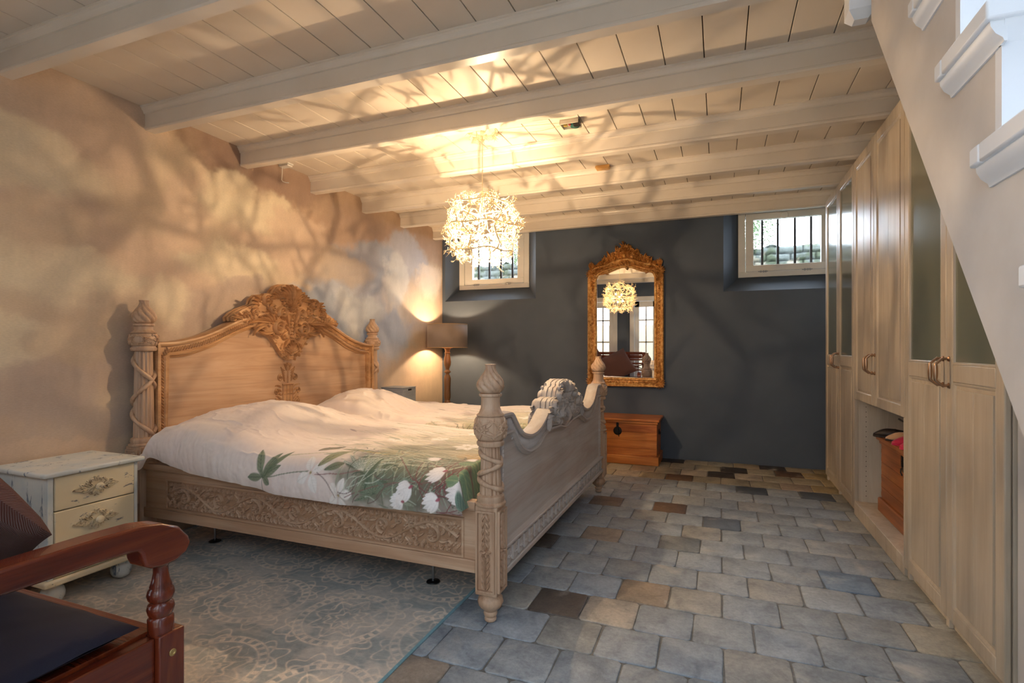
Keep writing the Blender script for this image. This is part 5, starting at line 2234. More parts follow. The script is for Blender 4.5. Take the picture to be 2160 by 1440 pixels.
# ================================================================ GILT MIRROR
def make_mirror():
    xa, xb = -1.212, -.612
    y0 = 5.548
    t = thing('gilt_mirror', 'tall arched gilt mirror with carved crest on the dark back wall', 'mirror', (-.912, y0, .73))
    P = PXZ(y0, -1)
    z0 = .806
    xm = (xa + xb) / 2
    # inner opening outline, clockwise from bottom left
    top = []
    hw = (xb - xa) / 2
    for i in range(41):
        u = -1 + 2 * i / 40
        a = abs(u)
        z = 1.955 - .062 * (1 - cos(pi * min(1, a / .82))) / 2
        if a > .82:
            z -= .055 * (1 - sqrt(max(0, 1 - ((a - .82) / .18) ** 2)))
        top.append((xm + u * hw, z))
    path = [(xa, z0)] + [(xa, z0 + (top[0][1] - z0) * k / 12) for k in range(1, 12)] + top + [(xb, top[-1][1] - (top[-1][1] - z0) * k / 12) for k in range(1, 12)] + [(xb, z0)] + [(xb - (xb - xa) * k / 8, z0) for k in range(1, 8)]
    g = B()
    g.prism(path, P, .004, .012)
    gl = build('mirror_glass', g, M['mirror'], t, smooth=False)
    f = B()
    # path is clockwise so left normal points outwards
    f.sweep(path, [(-.004, .012), (-.004, .026), (.004, .034), (.014, .036), (.022, .028), (.028, .022), (.060, .030), (.072, .044), (.082, .048), (.090, .040), (.092, .0)], P, closed=True)
    fr = build('mirror_frame', f, M['gilt'], t, ang=50)
    c = B()
    rs = random.Random(8)
    band = []
    # small carved scrolls running round the flat of the frame
    full = path + [path[0]]
    off = offset(full, .044)
    for k, (px, pz, an) in enumerate(along(off, .034)):
        if pz > 1.93:
            continue
        c.volute((px, pz), .013, an + (pi / 2 if k % 2 else -pi / 2), 1 if k % 2 else -1, P, 1.1, .0035, .009, .024)
        c.leaf((px + .012 * cos(an), pz + .012 * sin(an)), an + (.7 if k % 2 else -.7), .022, -.8 if k % 2 else .8, .0045, .008, P, .024, n=5)
        c.leaf((px, pz), an - (.9 if k % 2 else -.9), .018, .8, .004, .008, P, .024, n=5)
    # corners
    for sx, X in ((-1, xa - .045), (1, xb + .045)):
        for sz, Z in ((-1, z0 - .04), (1, 1.90)):
            for k in range(9):
                a = atan2(sz, sx) + (k - 4) * .36
                c.dome((X + .02 * cos(a), Z + .02 * sin(a)), .03, .03, P, .01)
                c.leaf((X, Z), a, .066, (k - 4) * .18, .010, .020, P, .034)
            c.volute((X - sx * .012, Z - sz * .03), .024, a, sx, P, 1.4, .006, .016, .040)
            c.volute((X - sx * .02, Z + sz * .015), .018, a, -sx, P, 1.3, .005, .016, .040)
            for k in range(14):
                aa = rs.uniform(0, 6.28)
                c.leaf((X + rs.uniform(-.02, .02), Z - sz * rs.uniform(0, .13)), aa, .04, rs.choice((-1, 1)) * 1.2, .008, .022, P, .03)
            for k in range(4):
                c.leaf((X + sx * .005, Z - sz * (.03 + .035 * k)), -sz * (pi / 2 - .3 * sx * sz * (-1) ** k), .05, .5 * sx, .008, .016, P, .034)
                c.leaf((X - sx * (.03 + .035 * k), Z), (0 if sx < 0 else pi) + .3 * (-1) ** k, .045, .5, .007, .014, P, .034)
        # upright ears above the top corners
        for k in range(5):
            c.leaf((X + sx * .006, 1.95), pi / 2 + (k - 2) * .3, .085 - .01 * abs(k - 2), (k - 2) * -.3, .010, .020, P, .03)
    build('carved_ornament', c, M['gilt'], fr, ang=70)
    # pierced crest
    c = B()

    def Q(mx):
        return lambda a, bb, h: P(xm + mx * a, bb, h)
    mh = [(0, 2.19), (.03, 2.185), (.05, 2.155), (.08, 2.13), (.12, 2.115), (.16, 2.085), (.20, 2.055), (.25, 2.025), (.30, 2.0), (.30, 1.95), (.22, 1.955), (.12, 1.985), (.05, 2.005), (0, 1.99)]
    c.prism([(xm + a, z) for a, z in mh] + [(xm - a, z) for a, z in reversed(mh[1:-1])], P, .002, .014)
    fill_leaves(c, mh, Q, 110, (0, 1.95), .042, .0068, .020, .012, 9)
    for mx in (1, -1):
        q = Q(mx)
        for k in range(44):
            t_ = k / 43
            a0 = .055 + .245 * t_
            zb = 1.985 - .062 * (1 - cos(pi * min(1, a0 / .30 / 1.02))) / 2 + .01
            hgt = .165 * (1 - t_) ** .75 + .045
            z = zb + rs.uniform(0, hgt * .75)
            an = rs.uniform(.3, 2.4)
            c.leaf((a0 + rs.uniform(-.01, .01), z), an, rs.uniform(.045, .07), rs.uniform(-1.6, 1.6), .0095, .024, q, rs.uniform(.012, .03), n=7)
            if k % 3 == 0:
                c.volute((a0, zb + hgt * .45), .017, rs.uniform(0, 6), 1, q, 1.3, .0045, .018, .02)
            if k % 4 == 1:
                c.flower((a0, zb + hgt * .2), .016, q, .022, 5, .024)
            c.leaf((a0, zb - .012), .3, .04, .4, .010, .02, q, .014, n=6)
        c.ribbon([(.03, 2.03), (.07, 2.005), (.14, 1.985), (.22, 1.965), (.30, 1.945)], .010, .03, q, 0, .008)
        c.ribbon([(.06, 2.13), (.10, 2.09), (.16, 2.06), (.20, 2.02)], .006, .024, q, 0, .01)
        c.ribbon([(.10, 2.09), (.095, 2.05), (.12, 2.01)], .006, .024, q, 0, .01)
    # shell
    for k in range(11):
        a = pi / 2 + (k - 5) * .30
        c.leaf((xm, 2.075), a, .085, (k - 5) * .03, .0075, .026, P, .03)
        c.dome((xm + .092 * cos(a), 2.075 + .092 * sin(a)), .013, .024, P, .02)
    c.ribbon([(xm + .088 * cos(a_ / 20 * pi * 1.3 - .45), 2.075 + .088 * sin(a_ / 20 * pi * 1.3 - .45)) for a_ in range(21)], .007, .03, P, 0, .01)
    c.dome((xm, 2.07), .022, .05, P, .02)
    for k in range(6):
        c.leaf((xm - .02 + .012 * k, 2.155), 2.0 - .3 * k, .07 - .006 * k, -.8 if k > 2 else .9, .009, .024, P, .02)
        c.leaf((xm - .03 + .012 * k, 2.03), -2.2 + .25 * k, .05, .5, .009, .028, P, .03)
    c.volute((xm - .022, 2.215), .018, -1, 1, P, 1.2, .006, .02, .02)
    c.volute((xm - .028, 1.985), .026, 2, 1, P, 1.4, .008, .02, .046)
    c.volute((xm + .028, 1.985), .026, 1, -1, P, 1.4, .008, .02, .046)
    c.dome((xm + .02, 1.945), .016, .03, P, .036)
    build('carved_crest', c, M['gilt'], fr, ang=70)


make_mirror()


# ================================================================ PINE CHESTS
def make_chest(label, loc, Wd, D, H, ori, lock_off=0.0, lock_z=.72, group=None):
    """built in a local frame: front faces -y, origin at base centre; ori rotates about z by writing coordinates"""
    t = thing('pine_chest', label, 'chest', loc, group)
    lx, ly, lz = loc

    def T(bld):
        if ori == 'x':      # front faces -x
            bld.v = [(lx + y, ly - x, lz + z) for x, y, z in bld.v]
        else:
            bld.v = [(lx + x, ly + y, lz + z) for x, y, z in bld.v]
        return bld
    w, d = Wd / 2, D / 2
    mat = M['pine'] if ori != 'x' else M['pineY']
    b = B().box(-w + .02, w - .02, -d + .02, d - .02, .03, H - .045)
    for k in range(6):
        z = .10 + k * (H - .15) / 6
        for s in (-1, 1):
            b.box(s * (w - .02) - .0025, s * (w - .02) + .0025, -d + .015, -d + .032, z, z + (H - .15) / 12)
    build('body', T(b), mat, t, bevel=.003)
    b = B()
    zs = [.09, .155, .235, .31, H - .045]
    for z0, z1 in zip(zs, zs[1:]):
        b.box(-w + .018, w - .018, -d + .016, -d + .022, z0 + .0008, z1 - .0008)
    build('front_planks', T(b), mat, t, bevel=.0012, seg=1)
    b = B()
    b.box(-w, w, -d, d, .0, .085)
    build('skirt', T(b), mat, t, bevel=.007)
    b = B()
    b.box(-w - .006, w + .006, -d - .008, d, H - .022, H)
    b.box(-w + .008, w - .008, -d + .006, d - .01, H - .045, H - .022)
    lid = build('lid', T(b), mat, t, bevel=.005, seg=3)
    zc = H * lock_z
    b = B()
    b.lathe([(.0405, 0), (.041, .003), (.038, .005), (.030, .006), (.026, .0075), (.020, .006), (.004, .006)], 0, 0, 28)
    b.v = [(x + lock_off, -d + .016 - z, y + zc) for x, y, z in b.v]
    lk = build('lock_plate', T(b), M['iron'], t)
    b = B()
    b.box(lock_off - .010, lock_off + .010, -d + .002, -d + .016, zc - .006, H - .04)
    b.tube([(lock_off + .004, -d + .0, zc - .014), (lock_off + .012, -d - .004, zc - .036), (lock_off + .016, -d + .002, zc - .052)], .0035, 6)
    b.ball((lock_off, -d + .006, zc + .022), .006, 8, 5)
    build('hasp', T(b), M['iron'], lk)
    for s in (-1, 1):
        b = B()
        X = s * (w - .018)
        b.lathe([(.028, 0), (.028, .004), (.006, .006)], 0, 0, 20)
        b.v = [(X + s * z, x * 1.2, y + H * .68) for x, y, z in b.v]
        b.tube([(X + s * .006, -.024, H * .69), (X + s * .014, -.026, H * .64), (X + s * .014, .026, H * .64), (X + s * .006, .024, H * .69)], .003, 6)
        build('side_handle', T(b), M['iron'], t)
    return t


make_chest('honey pine blanket chest with round iron lock standing under the gilt mirror', (-.918, 5.327, 0), .775, .41, .437, 'y', 0.0)
make_chest('pine chest with iron lock standing inside the open wardrobe niche under shoes', (1.145, 3.56, .092), .80, .42, .47, 'x', .06, .80)


# ================================================================ SHOES on the niche chest
def make_shoe(name, label, cat, x, y, z, ang, L, Wd, mat, style, tilt=0.0, group=None):
    t = thing(name, label, cat, (x, y, z), group)
    ca, sa = cos(ang), sin(ang)

    def T(bld):
        bld.v = [(x + a * ca - b_ * sa, y + a * sa + b_ * ca, z + c) for a, b_, c in bld.v]
        return bld
    n = 28
    out = []
    for k in range(n):
        th = 2 * pi * k / n
        a = L / 2 * cos(th)
        wq = Wd / 2 * (.80 + .2 * cos(th + .2))
        out.append((a, wq * sin(th)))
    b = B()
    b.prism(out, lambda a, c, h: (a, c, h + .0), 0, .014)
    build('sole', T(b), M['darkleather'] if style != 'pink' else mat, t, bevel=.003)
    b = B()
    m, q = 14, 12
    if style != 'loose':
        vs_ = []
        for i in range(m + 1):
            u = i / m
            a = L / 2 * .98 - u * L * .93
            wid = Wd / 2 * (.97 * sin(min(1, (u + .04) * 3.0) * pi / 2)) * (1 - .15 * max(0, u - .5))
            hh = .045 * sin(min(1, u * 2.6 + .12) * pi / 2) * (1 if u < .5 else 1 - .35 * (u - .5) * 2)
            for j in range(q + 1):
                ph = pi * j / q
                vs_.append((a, wid * cos(ph), .012 + hh * sin(ph) ** .7))
        fs = [(i * (q + 1) + j, i * (q + 1) + j + 1, (i + 1) * (q + 1) + j + 1, (i + 1) * (q + 1) + j) for i in range(m) for j in range(q) if not (i > 6 and 3 < j < 8)]
        b.add(vs_, fs)
        o = build('upper', T(b), mat, t, ang=80)
        s = o.modifiers.new('thick', 'SOLIDIFY')
        s.thickness = .004
    if style == 'strap':
        b = B()
        for a0, hh in ():
            pts = [(a0 + .012 * cos(p_), Wd / 2 * .95 * cos(p_), .012 + hh * sin(p_)) for p_ in [pi * j / 12 for j in range(13)]]
            b.tube(pts, .0075, 6)
        b.tube([(-L * .30, -Wd * .36, .03), (-L * .28, -Wd * .2, .075), (-L * .26, Wd * .2, .075), (-L * .30, Wd * .36, .03)], .005, 6)
        b.tube([(-L * .46, 0, .014), (-L * .47, 0, .06), (-L * .30, Wd * .3, .085), (-L * .16, Wd * .1, .10), (-L * .02, -Wd * .1, .12)], .005, 6)
        build('strap', T(b), mat, t, ang=80)
    return t


ZL = .092 + .47
make_shoe('sandal', 'dark strappy sandal lying on the chest in the niche, furthest from the camera', 'shoe', 1.02, 3.885, ZL, pi - .35, .25, .085, M['darkleather'], 'strap', group='footwear on the niche chest')
make_shoe('sandal', 'dark strappy sandal lying behind the pink slippers in the niche', 'shoe', 1.25, 3.72, ZL, pi - .25, .25, .085, M['darkleather'], 'strap', group='footwear on the niche chest')
make_shoe('slipper', 'beige slipper lying between the dark sandal and the pink slippers', 'shoe', 1.05, 3.745, ZL, pi - .25, .25, .088, M['beigefelt'], 'beige', group='footwear on the niche chest')
make_shoe('slipper', 'bright pink slipper on the chest, next to the beige slipper', 'shoe', 1.045, 3.60, ZL, pi - .15, .25, .092, M['pink'], 'pink', group='footwear on the niche chest')
make_shoe('slipper', 'bright pink slipper on the chest, nearer the camera of the two', 'shoe', 1.045, 3.485, ZL, pi + .1, .25, .092, M['pink'], 'pink', group='footwear on the niche chest')


# ================================================================ WARDROBES
XW = .846


def bow_handle(parent, y, z0, z1):
    b = B()
    for z in (z0, z1):
        b.lathe([(.011, 0), (.011, .004), (.006, .008), (.0055, .020)], 0, 0, 14)
        n = 14 * 4
        seg = b.v[-n:]
        b.v[-n:] = [(XW - .0 - c, y + a, z + b_) for a, b_, c in seg]
    pts = []
    for i in range(15):
        t = i / 14
        zz = z0 - .004 + (z1 - z0 + .008) * t
        k = sin(pi * t)
        pts.append((XW - .018 - .026 * min(1, k * 1.6), y - .000, zz))
    b.tube(pts, [.0045 + .0035 * sin(pi * i / 14) ** 2 for i in range(15)], 10)
    return build('door_handle', b, M['brass'], parent)


def make_door(t, y0, y1, z0, z1, glass, hside):
    """door spans y0<y1, front plane x=XW facing -x; hside=+1 handle near y1"""
    P = PYZ(XW, -1)
    g = .0015
    y0 += g
    y1 -= g
    st = .058
    f = B()
    xf, xb = XW, XW + .020
    mid0, mid1 = .985, 1.055
    f.box(xf, xb, y0, y0 + st, z0, z1)
    f.box(xf, xb, y1 - st, y1, z0, z1)
    f.box(xf, xb, y0 + st, y1 - st, z0, z0 + st)
    f.box(xf, xb, y0 + st, y1 - st, z1 - .065, z1)
    if glass:
        f.box(xf, xb, y0 + st, y1 - st, mid0, mid1)
    door = build('door', f, M['robe'], t, bevel=.005)
    ya, yb = y0 + st, y1 - st

    def panel(za, zb):
        b = B()
        b.box(xf + .009, xb - .002, ya - .002, yb + .002, za - .002, zb + .002)
        # raised field with moulded edge and tongue-and-groove lines
        n = 2
        m_ = .026
        w = (yb - ya - 2 * m_) / n
        for k in range(n):
            b.box(xf + .003, xf + .010, ya + m_ + w * k + .0009, ya + m_ + w * (k + 1) - .0009, za + m_, zb - m_)
        b.sweep([(ya, za), (yb, za), (yb, zb), (ya, zb)], [(0.0, -.012), (0.0, -.001), (.004, -.0015), (.012, -.008), (.014, -.012)], P, closed=True)
        build('door_panel', b, M['robe'], door, bevel=.001, seg=1)
    if glass:
        panel(z0 + st, mid0)
        b = B()
        b.box(xf + .008, xf + .013, ya - .002, yb + .002, mid1 - .002, z1 - .063)
        build('glass_pane', b, M['frost'], door, smooth=False)
        b = B()
        za, zb = mid1, z1 - .065
        b.sweep([(ya, za), (yb, za), (yb, zb), (ya, zb)], [(0.0, -.012), (0.0, -.001), (.005, -.0015), (.009, -.007), (.010, -.012)], P, closed=True)
        build('glazing_bead', b, M['robe'], door, ang=40)
    else:
        panel(z0 + st - .010, z1 - .065)
    hy = (y1 - .028) if hside > 0 else (y0 + .028)
    bow_handle(door, hy, .970, 1.076)
    return door


def make_wardrobe(y0, ym, y1, kind, label):
    t = thing('wardrobe', label, 'wardrobe', ((XW + XR) / 2, (y0 + y1) / 2, 0), 'whitewashed wardrobes along the right wall')
    X0, X1 = XW + .022, XR - .01
    zt = ZB - .002
    zb = .775 if kind == 'niche' else .043
    for ys in ((y0, y0 + .019), (y1 - .019, y1)):
        b = B().box(X0, X1, ys[0], ys[1], .0, zt)
        build('side_panel', b, M['robeIn'], t, bevel=.001, seg=1)
    b = B().box(X1 - .01, X1, y0 + .019, y1 - .019, .0, zt)
    build('back_panel', b, M['robeIn'], t, smooth=False)
    b = B().box(X0, X1 - .01, y0 + .019, y1 - .019, zt - .019, zt)
    build('top_panel', b, M['robeIn'], t, smooth=False)
    if kind == 'niche':
        b = B().box(XW - .002, X1 - .01, y0 + .019, y1 - .019, .050, .091)
        b.box(XW + .000, XW + .018, y0 + .019, y1 - .019, .0, .050)
        build('niche_floor', b, M['robeIn'], t, bevel=.003)
        b = B().box(X0, X1 - .01, y0 + .019, y1 - .019, zb - .002, zb + .017)
        build('shelf', b, M['robeIn'], t, smooth=False)
        b = B()
        for k in range(19):
            z = .13 + k * .033
            b.tube([(X0 + .045, y1 - .0195, z), (X0 + .045, y1 - .0192, z)], .0028, 8)
        build('shelf_pin_holes', b, M['gap'], t, smooth=False)
        for ys in ((y0 + .001, y0 + .019), (y1 - .019, y1 - .001)):
            b = B().box(XW + .001, X0, ys[0], ys[1], .0, zb)
            build('niche_stile', b, M['robe'], t, bevel=.002)
    else:
        b = B().box(X0 + .004, X0 + .022, y0 + .02, y1 - .02, .0, .06)
        build('plinth', b, M['robeIn'], t, smooth=False)
        for yy in (y0 + .01, ym, y1 - .04):
            b = B().box(XW + .010, X0 + .004, yy, yy + .03, .0, .043)
            build('plinth_foot', b, M['robeIn'], t, bevel=.001, seg=1)
    make_door(t, y0, ym, zb, zt, kind == 'glass', 1)
    make_door(t, ym, y1, zb, zt, kind == 'glass', -1)
    return t


make_wardrobe(4.16, 4.665, 5.175, 'glass', 'whitewashed wardrobe with frosted glass doors at the far end, beside the window')
make_wardrobe(3.112, 3.665, 4.158, 'niche', 'whitewashed wardrobe with solid doors above an open niche holding a pine chest')
make_wardrobe(2.137, 2.600, 3.110, 'glass', 'whitewashed wardrobe with frosted glass doors nearest the camera, partly behind the stairs')


# ================================================================ STAIRCASE
def make_stairs():
    xs, xo = .42, .390
    t = thing('staircase', 'steep white staircase with moulded treads at the right edge', 'staircase', (.93, .7, 0))
    RISE, RUN = .2160, .1550
    zk = lambda k: 1.667 + RISE * k
    yk = lambda k: 1.071 + RUN * k
    k0, k1 = -7, 4
    # stringer face: lower edge straight, upper edge stepped
    le = lambda y: .987 + (y - 1.004) * (2.606 - 1.003) / (2.658 - 1.434) + .0
    up = []
    for k in range(k0, k1 + 1):
        up.append((yk(k), zk(k) - RISE if k > k0 else 0))
        up.append((yk(k), zk(k) - .004))
    up.append((yk(k1) + RUN, zk(k1) - .004))
    yend = yk(k1) + RUN
    ylow = 1.004 - .987 / 1.3097
    poly = up + [(yend, min(le(yend), zk(k1) - .05))] + [(ylow, 0)]
    P = lambda a, b_, h: (xs + h, a, b_)
    b = B()
    b.prism(poly, P, 0, .035)
    st = build('stringer', b, M['plaster'], t, smooth=False)
    b = B()
    e = [(ylow, 0.0), (yend, le(yend))]
    b.prism([(e[0][0], e[0][1]), (e[1][0], e[1][1]), (e[1][0] - .012, e[1][1] + .012), (e[0][0] - .012, e[0][1] + .012)], lambda a, b_, h: (h, a, b_), xs + .004, XR - .005)
    build('soffit', b, M['plaster'], t, smooth=False)
    for k in range(k0, k1 + 1):
        b = B().box(xs - .0015, XR - .005, yk(k) - .005, yk(k) + .016, max(0, zk(k) - RISE), zk(k) - .03)
        build('riser', b, M['stairwhite'], t, smooth=False)
        # tread with cove moulded nosing returned round the open side
        zt = zk(k)
        b = B()
        yb = yk(k) + RUN
        b.box(xo, XR - .005, yk(k) - .030, yb - .001, zt - .032, zt)
        b.box(xo, xs, yb - .001, yb + .034, zt - .032, zt)
        tr = build('tread', b, M['stairwhite'], t, bevel=.004)
        b = B()
        prof = [(0, 0), (.022, 0), (.021, -.008), (.015, -.020), (.006, -.028), (.004, -.034), (0, -.034)]
        # front
        b.prism(prof, lambda a, b_, h: (h, yk(k) - a, zt - .032 + b_), xs - .004, XR - .006)
        # side return
        b.prism(prof, lambda a, b_, h: (xs - a, h, zt - .032 + b_), yk(k) - .02, yb + .030)
        build('nosing_moulding', b, M['stairwhite'], tr, ang=30)
    return t


make_stairs()

# newel post hanging below the ceiling edge
t = thing('newel_post', 'white square newel post end hanging from the ceiling beside the stairs', 'newel post', (.415, 1.955, 2.14))
b = B()
b.box(.378, .452, 1.92, 1.992, 2.175, 2.62)
build('post', b, M['stairwhite'], t, bevel=.003)
b = B()
b.add([(.378, 1.92, 2.175), (.452, 1.92, 2.175), (.452, 1.992, 2.175), (.378, 1.992, 2.175), (.396, 1.938, 2.15), (.434, 1.938, 2.15), (.434, 1.974, 2.15), (.396, 1.974, 2.15)], [(0, 1, 5, 4), (1, 2, 6, 5), (2, 3, 7, 6), (3, 0, 4, 7), (4, 5, 6, 7), (3, 2, 1, 0)])
build('chamfered_end', b, M['stairwhite'], t, smooth=False)


# ================================================================ BENCH
def make_bench():
    t = thing('wooden_bench', 'dark red mahogany bench with scrolled arms and slatted back in the foreground', 'bench', (-2.1, .66, 0))
    XA, XBn = -1.395, -2.86       # right and left end planes
    YFr, YBk = .98, .34
    for X, side in ((XA, 1), (XBn, -1)):
        # arm
        x0, x1 = X - .035, X + .035
        prof_t = [(YBk, .668), (.60, .668), (.80, .670), (.90, .668), (.955, .658), (1.00, .636), (1.028, .602), (1.034, .580), (1.022, .560), (.992, .546), (.955, .543), (.927, .549), (.911, .560), (.904, .576), (.901, .594), (.894, .605), (.86, .609), (.80, .611), (.60, .612), (YBk, .612)]
        b = B()
        b.prism(prof_t, lambda a, b_, h: (h, a, b_), x0, x1)
        arm = build('armrest', b, M['mahog'], t, bevel=.008, seg=3, ang=50)
        # front post
        b = B().box(X - .034, X + .034, .945, 1.015, .0100, .362)
        fp = build('front_post', b, M['mahogZ'], t, bevel=.004)
        b = B()
        b.lathe([(.0095, 0), (.0095, .002), (.0085, .003), (.005, .0032), (.004, .0015)], 0, 0, 20)
        b.v = [(X + side * (.034 + c), .980 + a, .306 + b_) for a, b_, c in b.v]
        build('bolt', b, M['boltbrass'], fp)
        b = B()
        x, y = X, .972
        b.lathe([(.030, .362), (.031, .372), (.031, .398), (.026, .404), (.030, .412), (.033, .424), (.030, .436), (.024, .442), (.030, .450), (.033, .462), (.030, .474), (.0255, .480), (.0265, .484), (.021, .500), (.018, .520), (.0185, .536), (.024, .542), (.024, .550), (.018, .556)][0:], x, y, 32)
        build('turned_baluster', b, M['mahogZ'], t, ang=60)
        # rear post
        b = B().box(X - .034, X + .034, YBk - .03, YBk + .03, 0, 1.03)
        build('rear_post', b, M['mahogZ'], t, bevel=.004)
        b = B().box(X - .018, X + .018, YBk + .03, .945, .20, .358)
        build('side_rail', b, M['mahog'], t, bevel=.004)
    for yy, nm in ((.985, 'front_rail'), (YBk, 'rear_rail')):
        b = B().box(XBn + .034, XA - .034, yy - .02, yy + .012, .22, .352)
        build(nm, b, M['mahogX'], t, bevel=.004)
    b = B().box(XBn + .02, XA - .019, YBk + .03, .965, .352, .366)
    build('seat_board', b, M['mahogX'], t, bevel=.002)
    # slatted back
    for z0, z1 in ((.98, 1.035), (.865, .895), (.79, .82), (.66, .69), (.50, .54)):
        b = B().box(XBn + .034, XA - .034, YBk - .012, YBk + .012, z0, z1)
        build('back_rail', b, M['mahogX'], t, bevel=.003)
    for k in range(1, 5):
        xx = XBn + (XA - XBn) * k / 5
        b = B().box(xx - .018, xx + .018, YBk - .014, YBk + .014, .50, .985)
        build('back_upright', b, M['mahogZ'], t, bevel=.003)
    for k in range(5):
        xa = XBn + (XA - XBn) * k / 5 + .02
        xb_ = XBn + (XA - XBn) * (k + 1) / 5 - .02
        b = B()
        for (za, zb) in ((.695, .785), (.785, .695)):
            b.tube([(xa, YBk, za), ((xa + xb_) / 2, YBk, (za + zb) / 2), (xb_, YBk, zb)], .009, 4)
        build('cross_brace', b, M['mahogX'], t)
    b = B().box(XBn + .04, XA - .04, YBk - .008, YBk + .004, .905, .972)
    build('back_panel', b, M['mahogX'], t, bevel=.002)


make_bench()


def pillow_mesh(w, h, th, n=22, puff=.5, seed=1):
    """pillow in local a,b plane centred at origin; returns verts, faces"""
    X, Y = np.meshgrid(np.linspace(-1, 1, n), np.linspace(-1, 1, n))
    prof = (np.clip(1 - np.abs(X) ** 2.2, 0, 1) * np.clip(1 - np.abs(Y) ** 2.2, 0, 1)) ** puff
    pin = 1 - .05 * (1 - np.abs(X) ** 2) * np.abs(Y) ** 4
    pin2 = 1 - .05 * (1 - np.abs(Y) ** 2) * np.abs(X) ** 4
    wr = fbm(n, n, 4, 4, seed, 3) - .5
    vs_, fs = [], []
    for s in (1, -1):
        Z = s * (th / 2 * prof) * (1 + wr * .35)
        base = len(vs_)
        for j in range(n):
            for i in range(n):
                vs_.append((X[j, i] * w / 2 * pin2[j, i], Y[j, i] * h / 2 * pin[j, i], Z[j, i]))
        for j in range(n - 1):
            for i in range(n - 1):
                q = (base + j * n + i, base + j * n + i + 1, base + (j + 1) * n + i + 1, base + (j + 1) * n + i)
                fs.append(q if s == 1 else q[::-1])
    return vs_, fs


# seat cushion
b = B()
cx0, cx1, cy0, cy1 = -2.80, -1.392, .385, .915
n1_, n2_ = 60, 26
vs_, fs = [], []
X, Y = np.meshgrid(np.linspace(-1, 1, n1_), np.linspace(-1, 1, n2_))
prof = (np.clip(1 - np.abs(X) ** 10, 0, 1) * np.clip(1 - np.abs(Y) ** 6, 0, 1)) ** .5
wr = fbm(n1_, n2_, 10, 5, 5, 3) - .5
for s in (1, -1):
    base = len(vs_)
    for j in range(n2_):
        for i in range(n1_):
            vs_.append(((cx0 + cx1) / 2 + X[j, i] * (cx1 - cx0) / 2, (cy0 + cy1) / 2 + Y[j, i] * (cy1 - cy0) / 2, .398 + s * .029 * prof[j, i] + (wr[j, i] * .012 if s == 1 else 0)))
    for j in range(n2_ - 1):
        for i in range(n1_ - 1):
            q = (base + j * n1_ + i, base + j * n1_ + i + 1, base + (j + 1) * n1_ + i + 1, base + (j + 1) * n1_ + i)
            fs.append(q if s == 1 else q[::-1])
b.add(vs_, fs)
tag(build('seat_cushion', b, M['navycloth'], loc=(-2.1, .65, .37), ang=180), 'flat navy blue seat cushion on the mahogany bench', 'cushion')


def place_pillow(name, label, M4, w, h, th, mat, seed):
    b = B()
    vs_, fs = pillow_mesh(w, h, th, 26, .5, seed)
    b.add([tuple(M4 @ Vector(v)) for v in vs_], fs)
    loc = M4.to_translation()
    zmin = min(v[2] for v in b.v)
    return tag(build(name, b, mat, loc=(loc.x, loc.y, zmin), ang=180), label, 'cushion', 'brown cushions on the bench')


def pm(x, y, z, yaw, lean, roll):
    return Matrix.Translation((x, y, z)) @ Matrix.Rotation(yaw, 4, 'Z') @ Matrix.Rotation(pi / 2 + lean, 4, 'X') @ Matrix.Rotation(roll, 4, 'Z')


place_pillow('throw_pillow', 'reddish brown corduroy cushion behind the armrest at the left edge', pm(-1.885, .70, .765, .0, .60, .55), .62, .62, .17, M['cord'], 3)
place_pillow('throw_pillow', 'dark brown velvet cushion further left on the bench, its corner seen in the mirror', pm(-2.42, .50, .785, .0, .20, .62), .56, .56, .13, M['velvet'], 5)


# ================================================================ CEILING FITTINGS
t = thing('junction_box', 'open electrical junction box with coloured connectors screwed to the ceiling', 'junction box', (-.84, 3.12, ZC - .045))
jx, jy = -.84, 3.125
b = B()
b.box(jx - .062, jx + .055, jy - .045, jy + .045, ZC - .006, ZC)
b.box(jx - .062, jx - .056, jy - .045, jy + .045, ZC - .030, ZC - .006)
b.box(jx - .062, jx + .055, jy - .045, jy - .040, ZC - .030, ZC - .006)
b.box(jx - .062, jx + .055, jy + .040, jy + .045, ZC - .030, ZC - .006)
build('box_tray', b, m_flat('milky_plastic', rgb(214, 206, 190), .35), t, bevel=.002)
b = B()
b.lathe([(.001, 0), (.03, .0), (.034, .012), (.028, .026), (.001, .03)], 0, 0, 20)
b.v = [(jx + .022 + a * .9, jy + .006 + c, ZC - .034 + z * .9) for a, c, z in b.v]
build('dimmer_knob', b, m_flat('teal_plastic', rgb(30, 92, 88), .3), t)
b = B()
b.box(jx + .02, jx + .062, jy - .040, jy - .004, ZC - .040, ZC - .010)
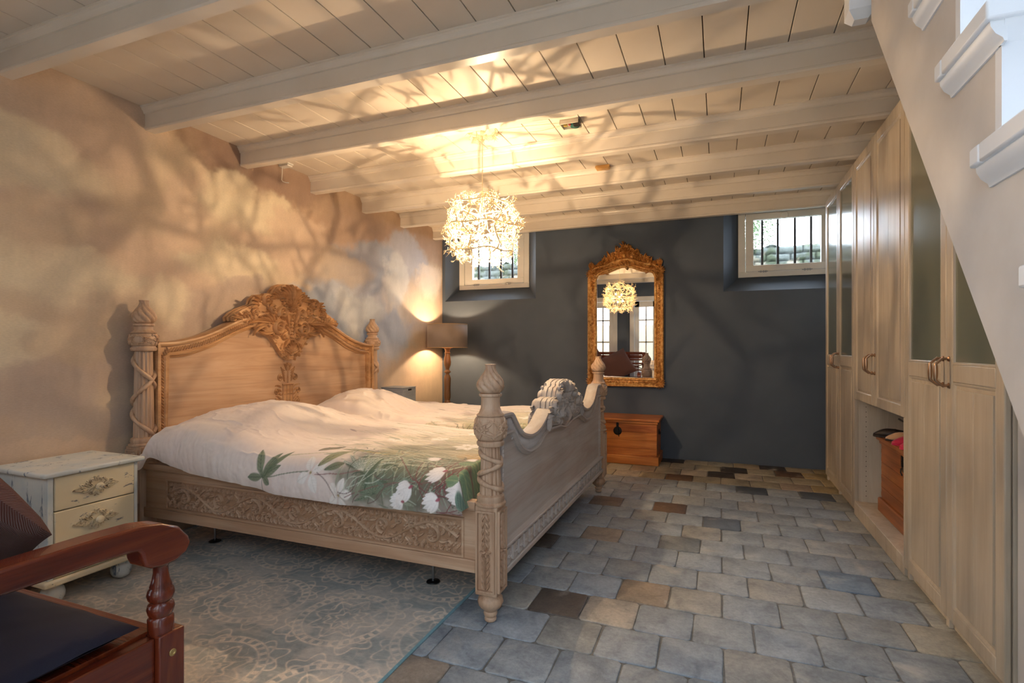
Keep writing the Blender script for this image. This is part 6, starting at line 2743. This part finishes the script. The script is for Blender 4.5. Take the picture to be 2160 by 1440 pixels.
build('terminal_block', b, M['blackplastic'], t, bevel=.002)
b = B()
b.box(jx - .045, jx - .020, jy - .02, jy + .0, ZC - .030, ZC - .010)
build('wire_connector', b, m_flat('ochre_plastic', rgb(160, 140, 60), .4), t, bevel=.002)
b = B()
b.box(jx - .012, jx + .004, jy - .030, jy - .012, ZC - .032, ZC - .012)
build('wire_connector', b, m_flat('red_plastic', rgb(150, 50, 40), .4), t, bevel=.002)
wire_m = m_flat('cream_wire', rgb(214, 190, 150), .4)
for k, dy in enumerate((-.012, .02)):
    b = B()
    pts = []
    for i in range(17):
        u = i / 16
        pts.append((jx - .05 + (-1.285 - jx + .05) * u, jy + dy + .03 * sin(pi * u) * (1 if k else -1) - .05 * u, ZC - .006 - .010 * sin(pi * u)))
    b.tube(pts, .0016, 6)
    build('cable', b, wire_m, t)

b = B()
b.prism([(-.05, 0), (.05, 0), (.056, -.012), (.046, -.030), (-.046, -.030), (-.056, -.012)], lambda a, b_, h: (-.822 + a, 3.975 + h, ZC + b_), -.022, .022)
tag(build('wooden_block', b, m_wood('pale_block_wood', rgb(226, 176, 104), rgb(206, 150, 80), None, 'X', 1, .4), loc=(-.822, 3.975, ZC - .03), bevel=.002, smooth=False), 'small varnished wooden block screwed to the ceiling near the window side', 'wooden block')

t = thing('ceiling_hook', 'white curtain rail bracket with wire hook at the top of the mural wall', 'hook', (-3.03, 3.05, ZC - .03))
b = B()
b.box(-3.07, -2.98, 3.03, 3.09, ZC - .012, ZC)
b.box(-3.07, -2.985, 3.035, 3.085, ZC - .026, ZC - .014)
b.box(-3.05, -3.0, 3.045, 3.075, ZC - .016, ZC - .010)
build('bracket', b, M['white'], t, bevel=.002)
b = B()
b.tube([(-3.045, 3.045, ZC - .026), (-3.045, 3.045, ZC - .07), (-3.048, 3.043, ZC - .125), (-3.045, 3.05, ZC - .135), (-3.03, 3.07, ZC - .140), (-3.025, 3.09, ZC - .136), (-3.035, 3.085, ZC - .132)], .0024, 6)
build('wire_hook', b, M['white'], t)
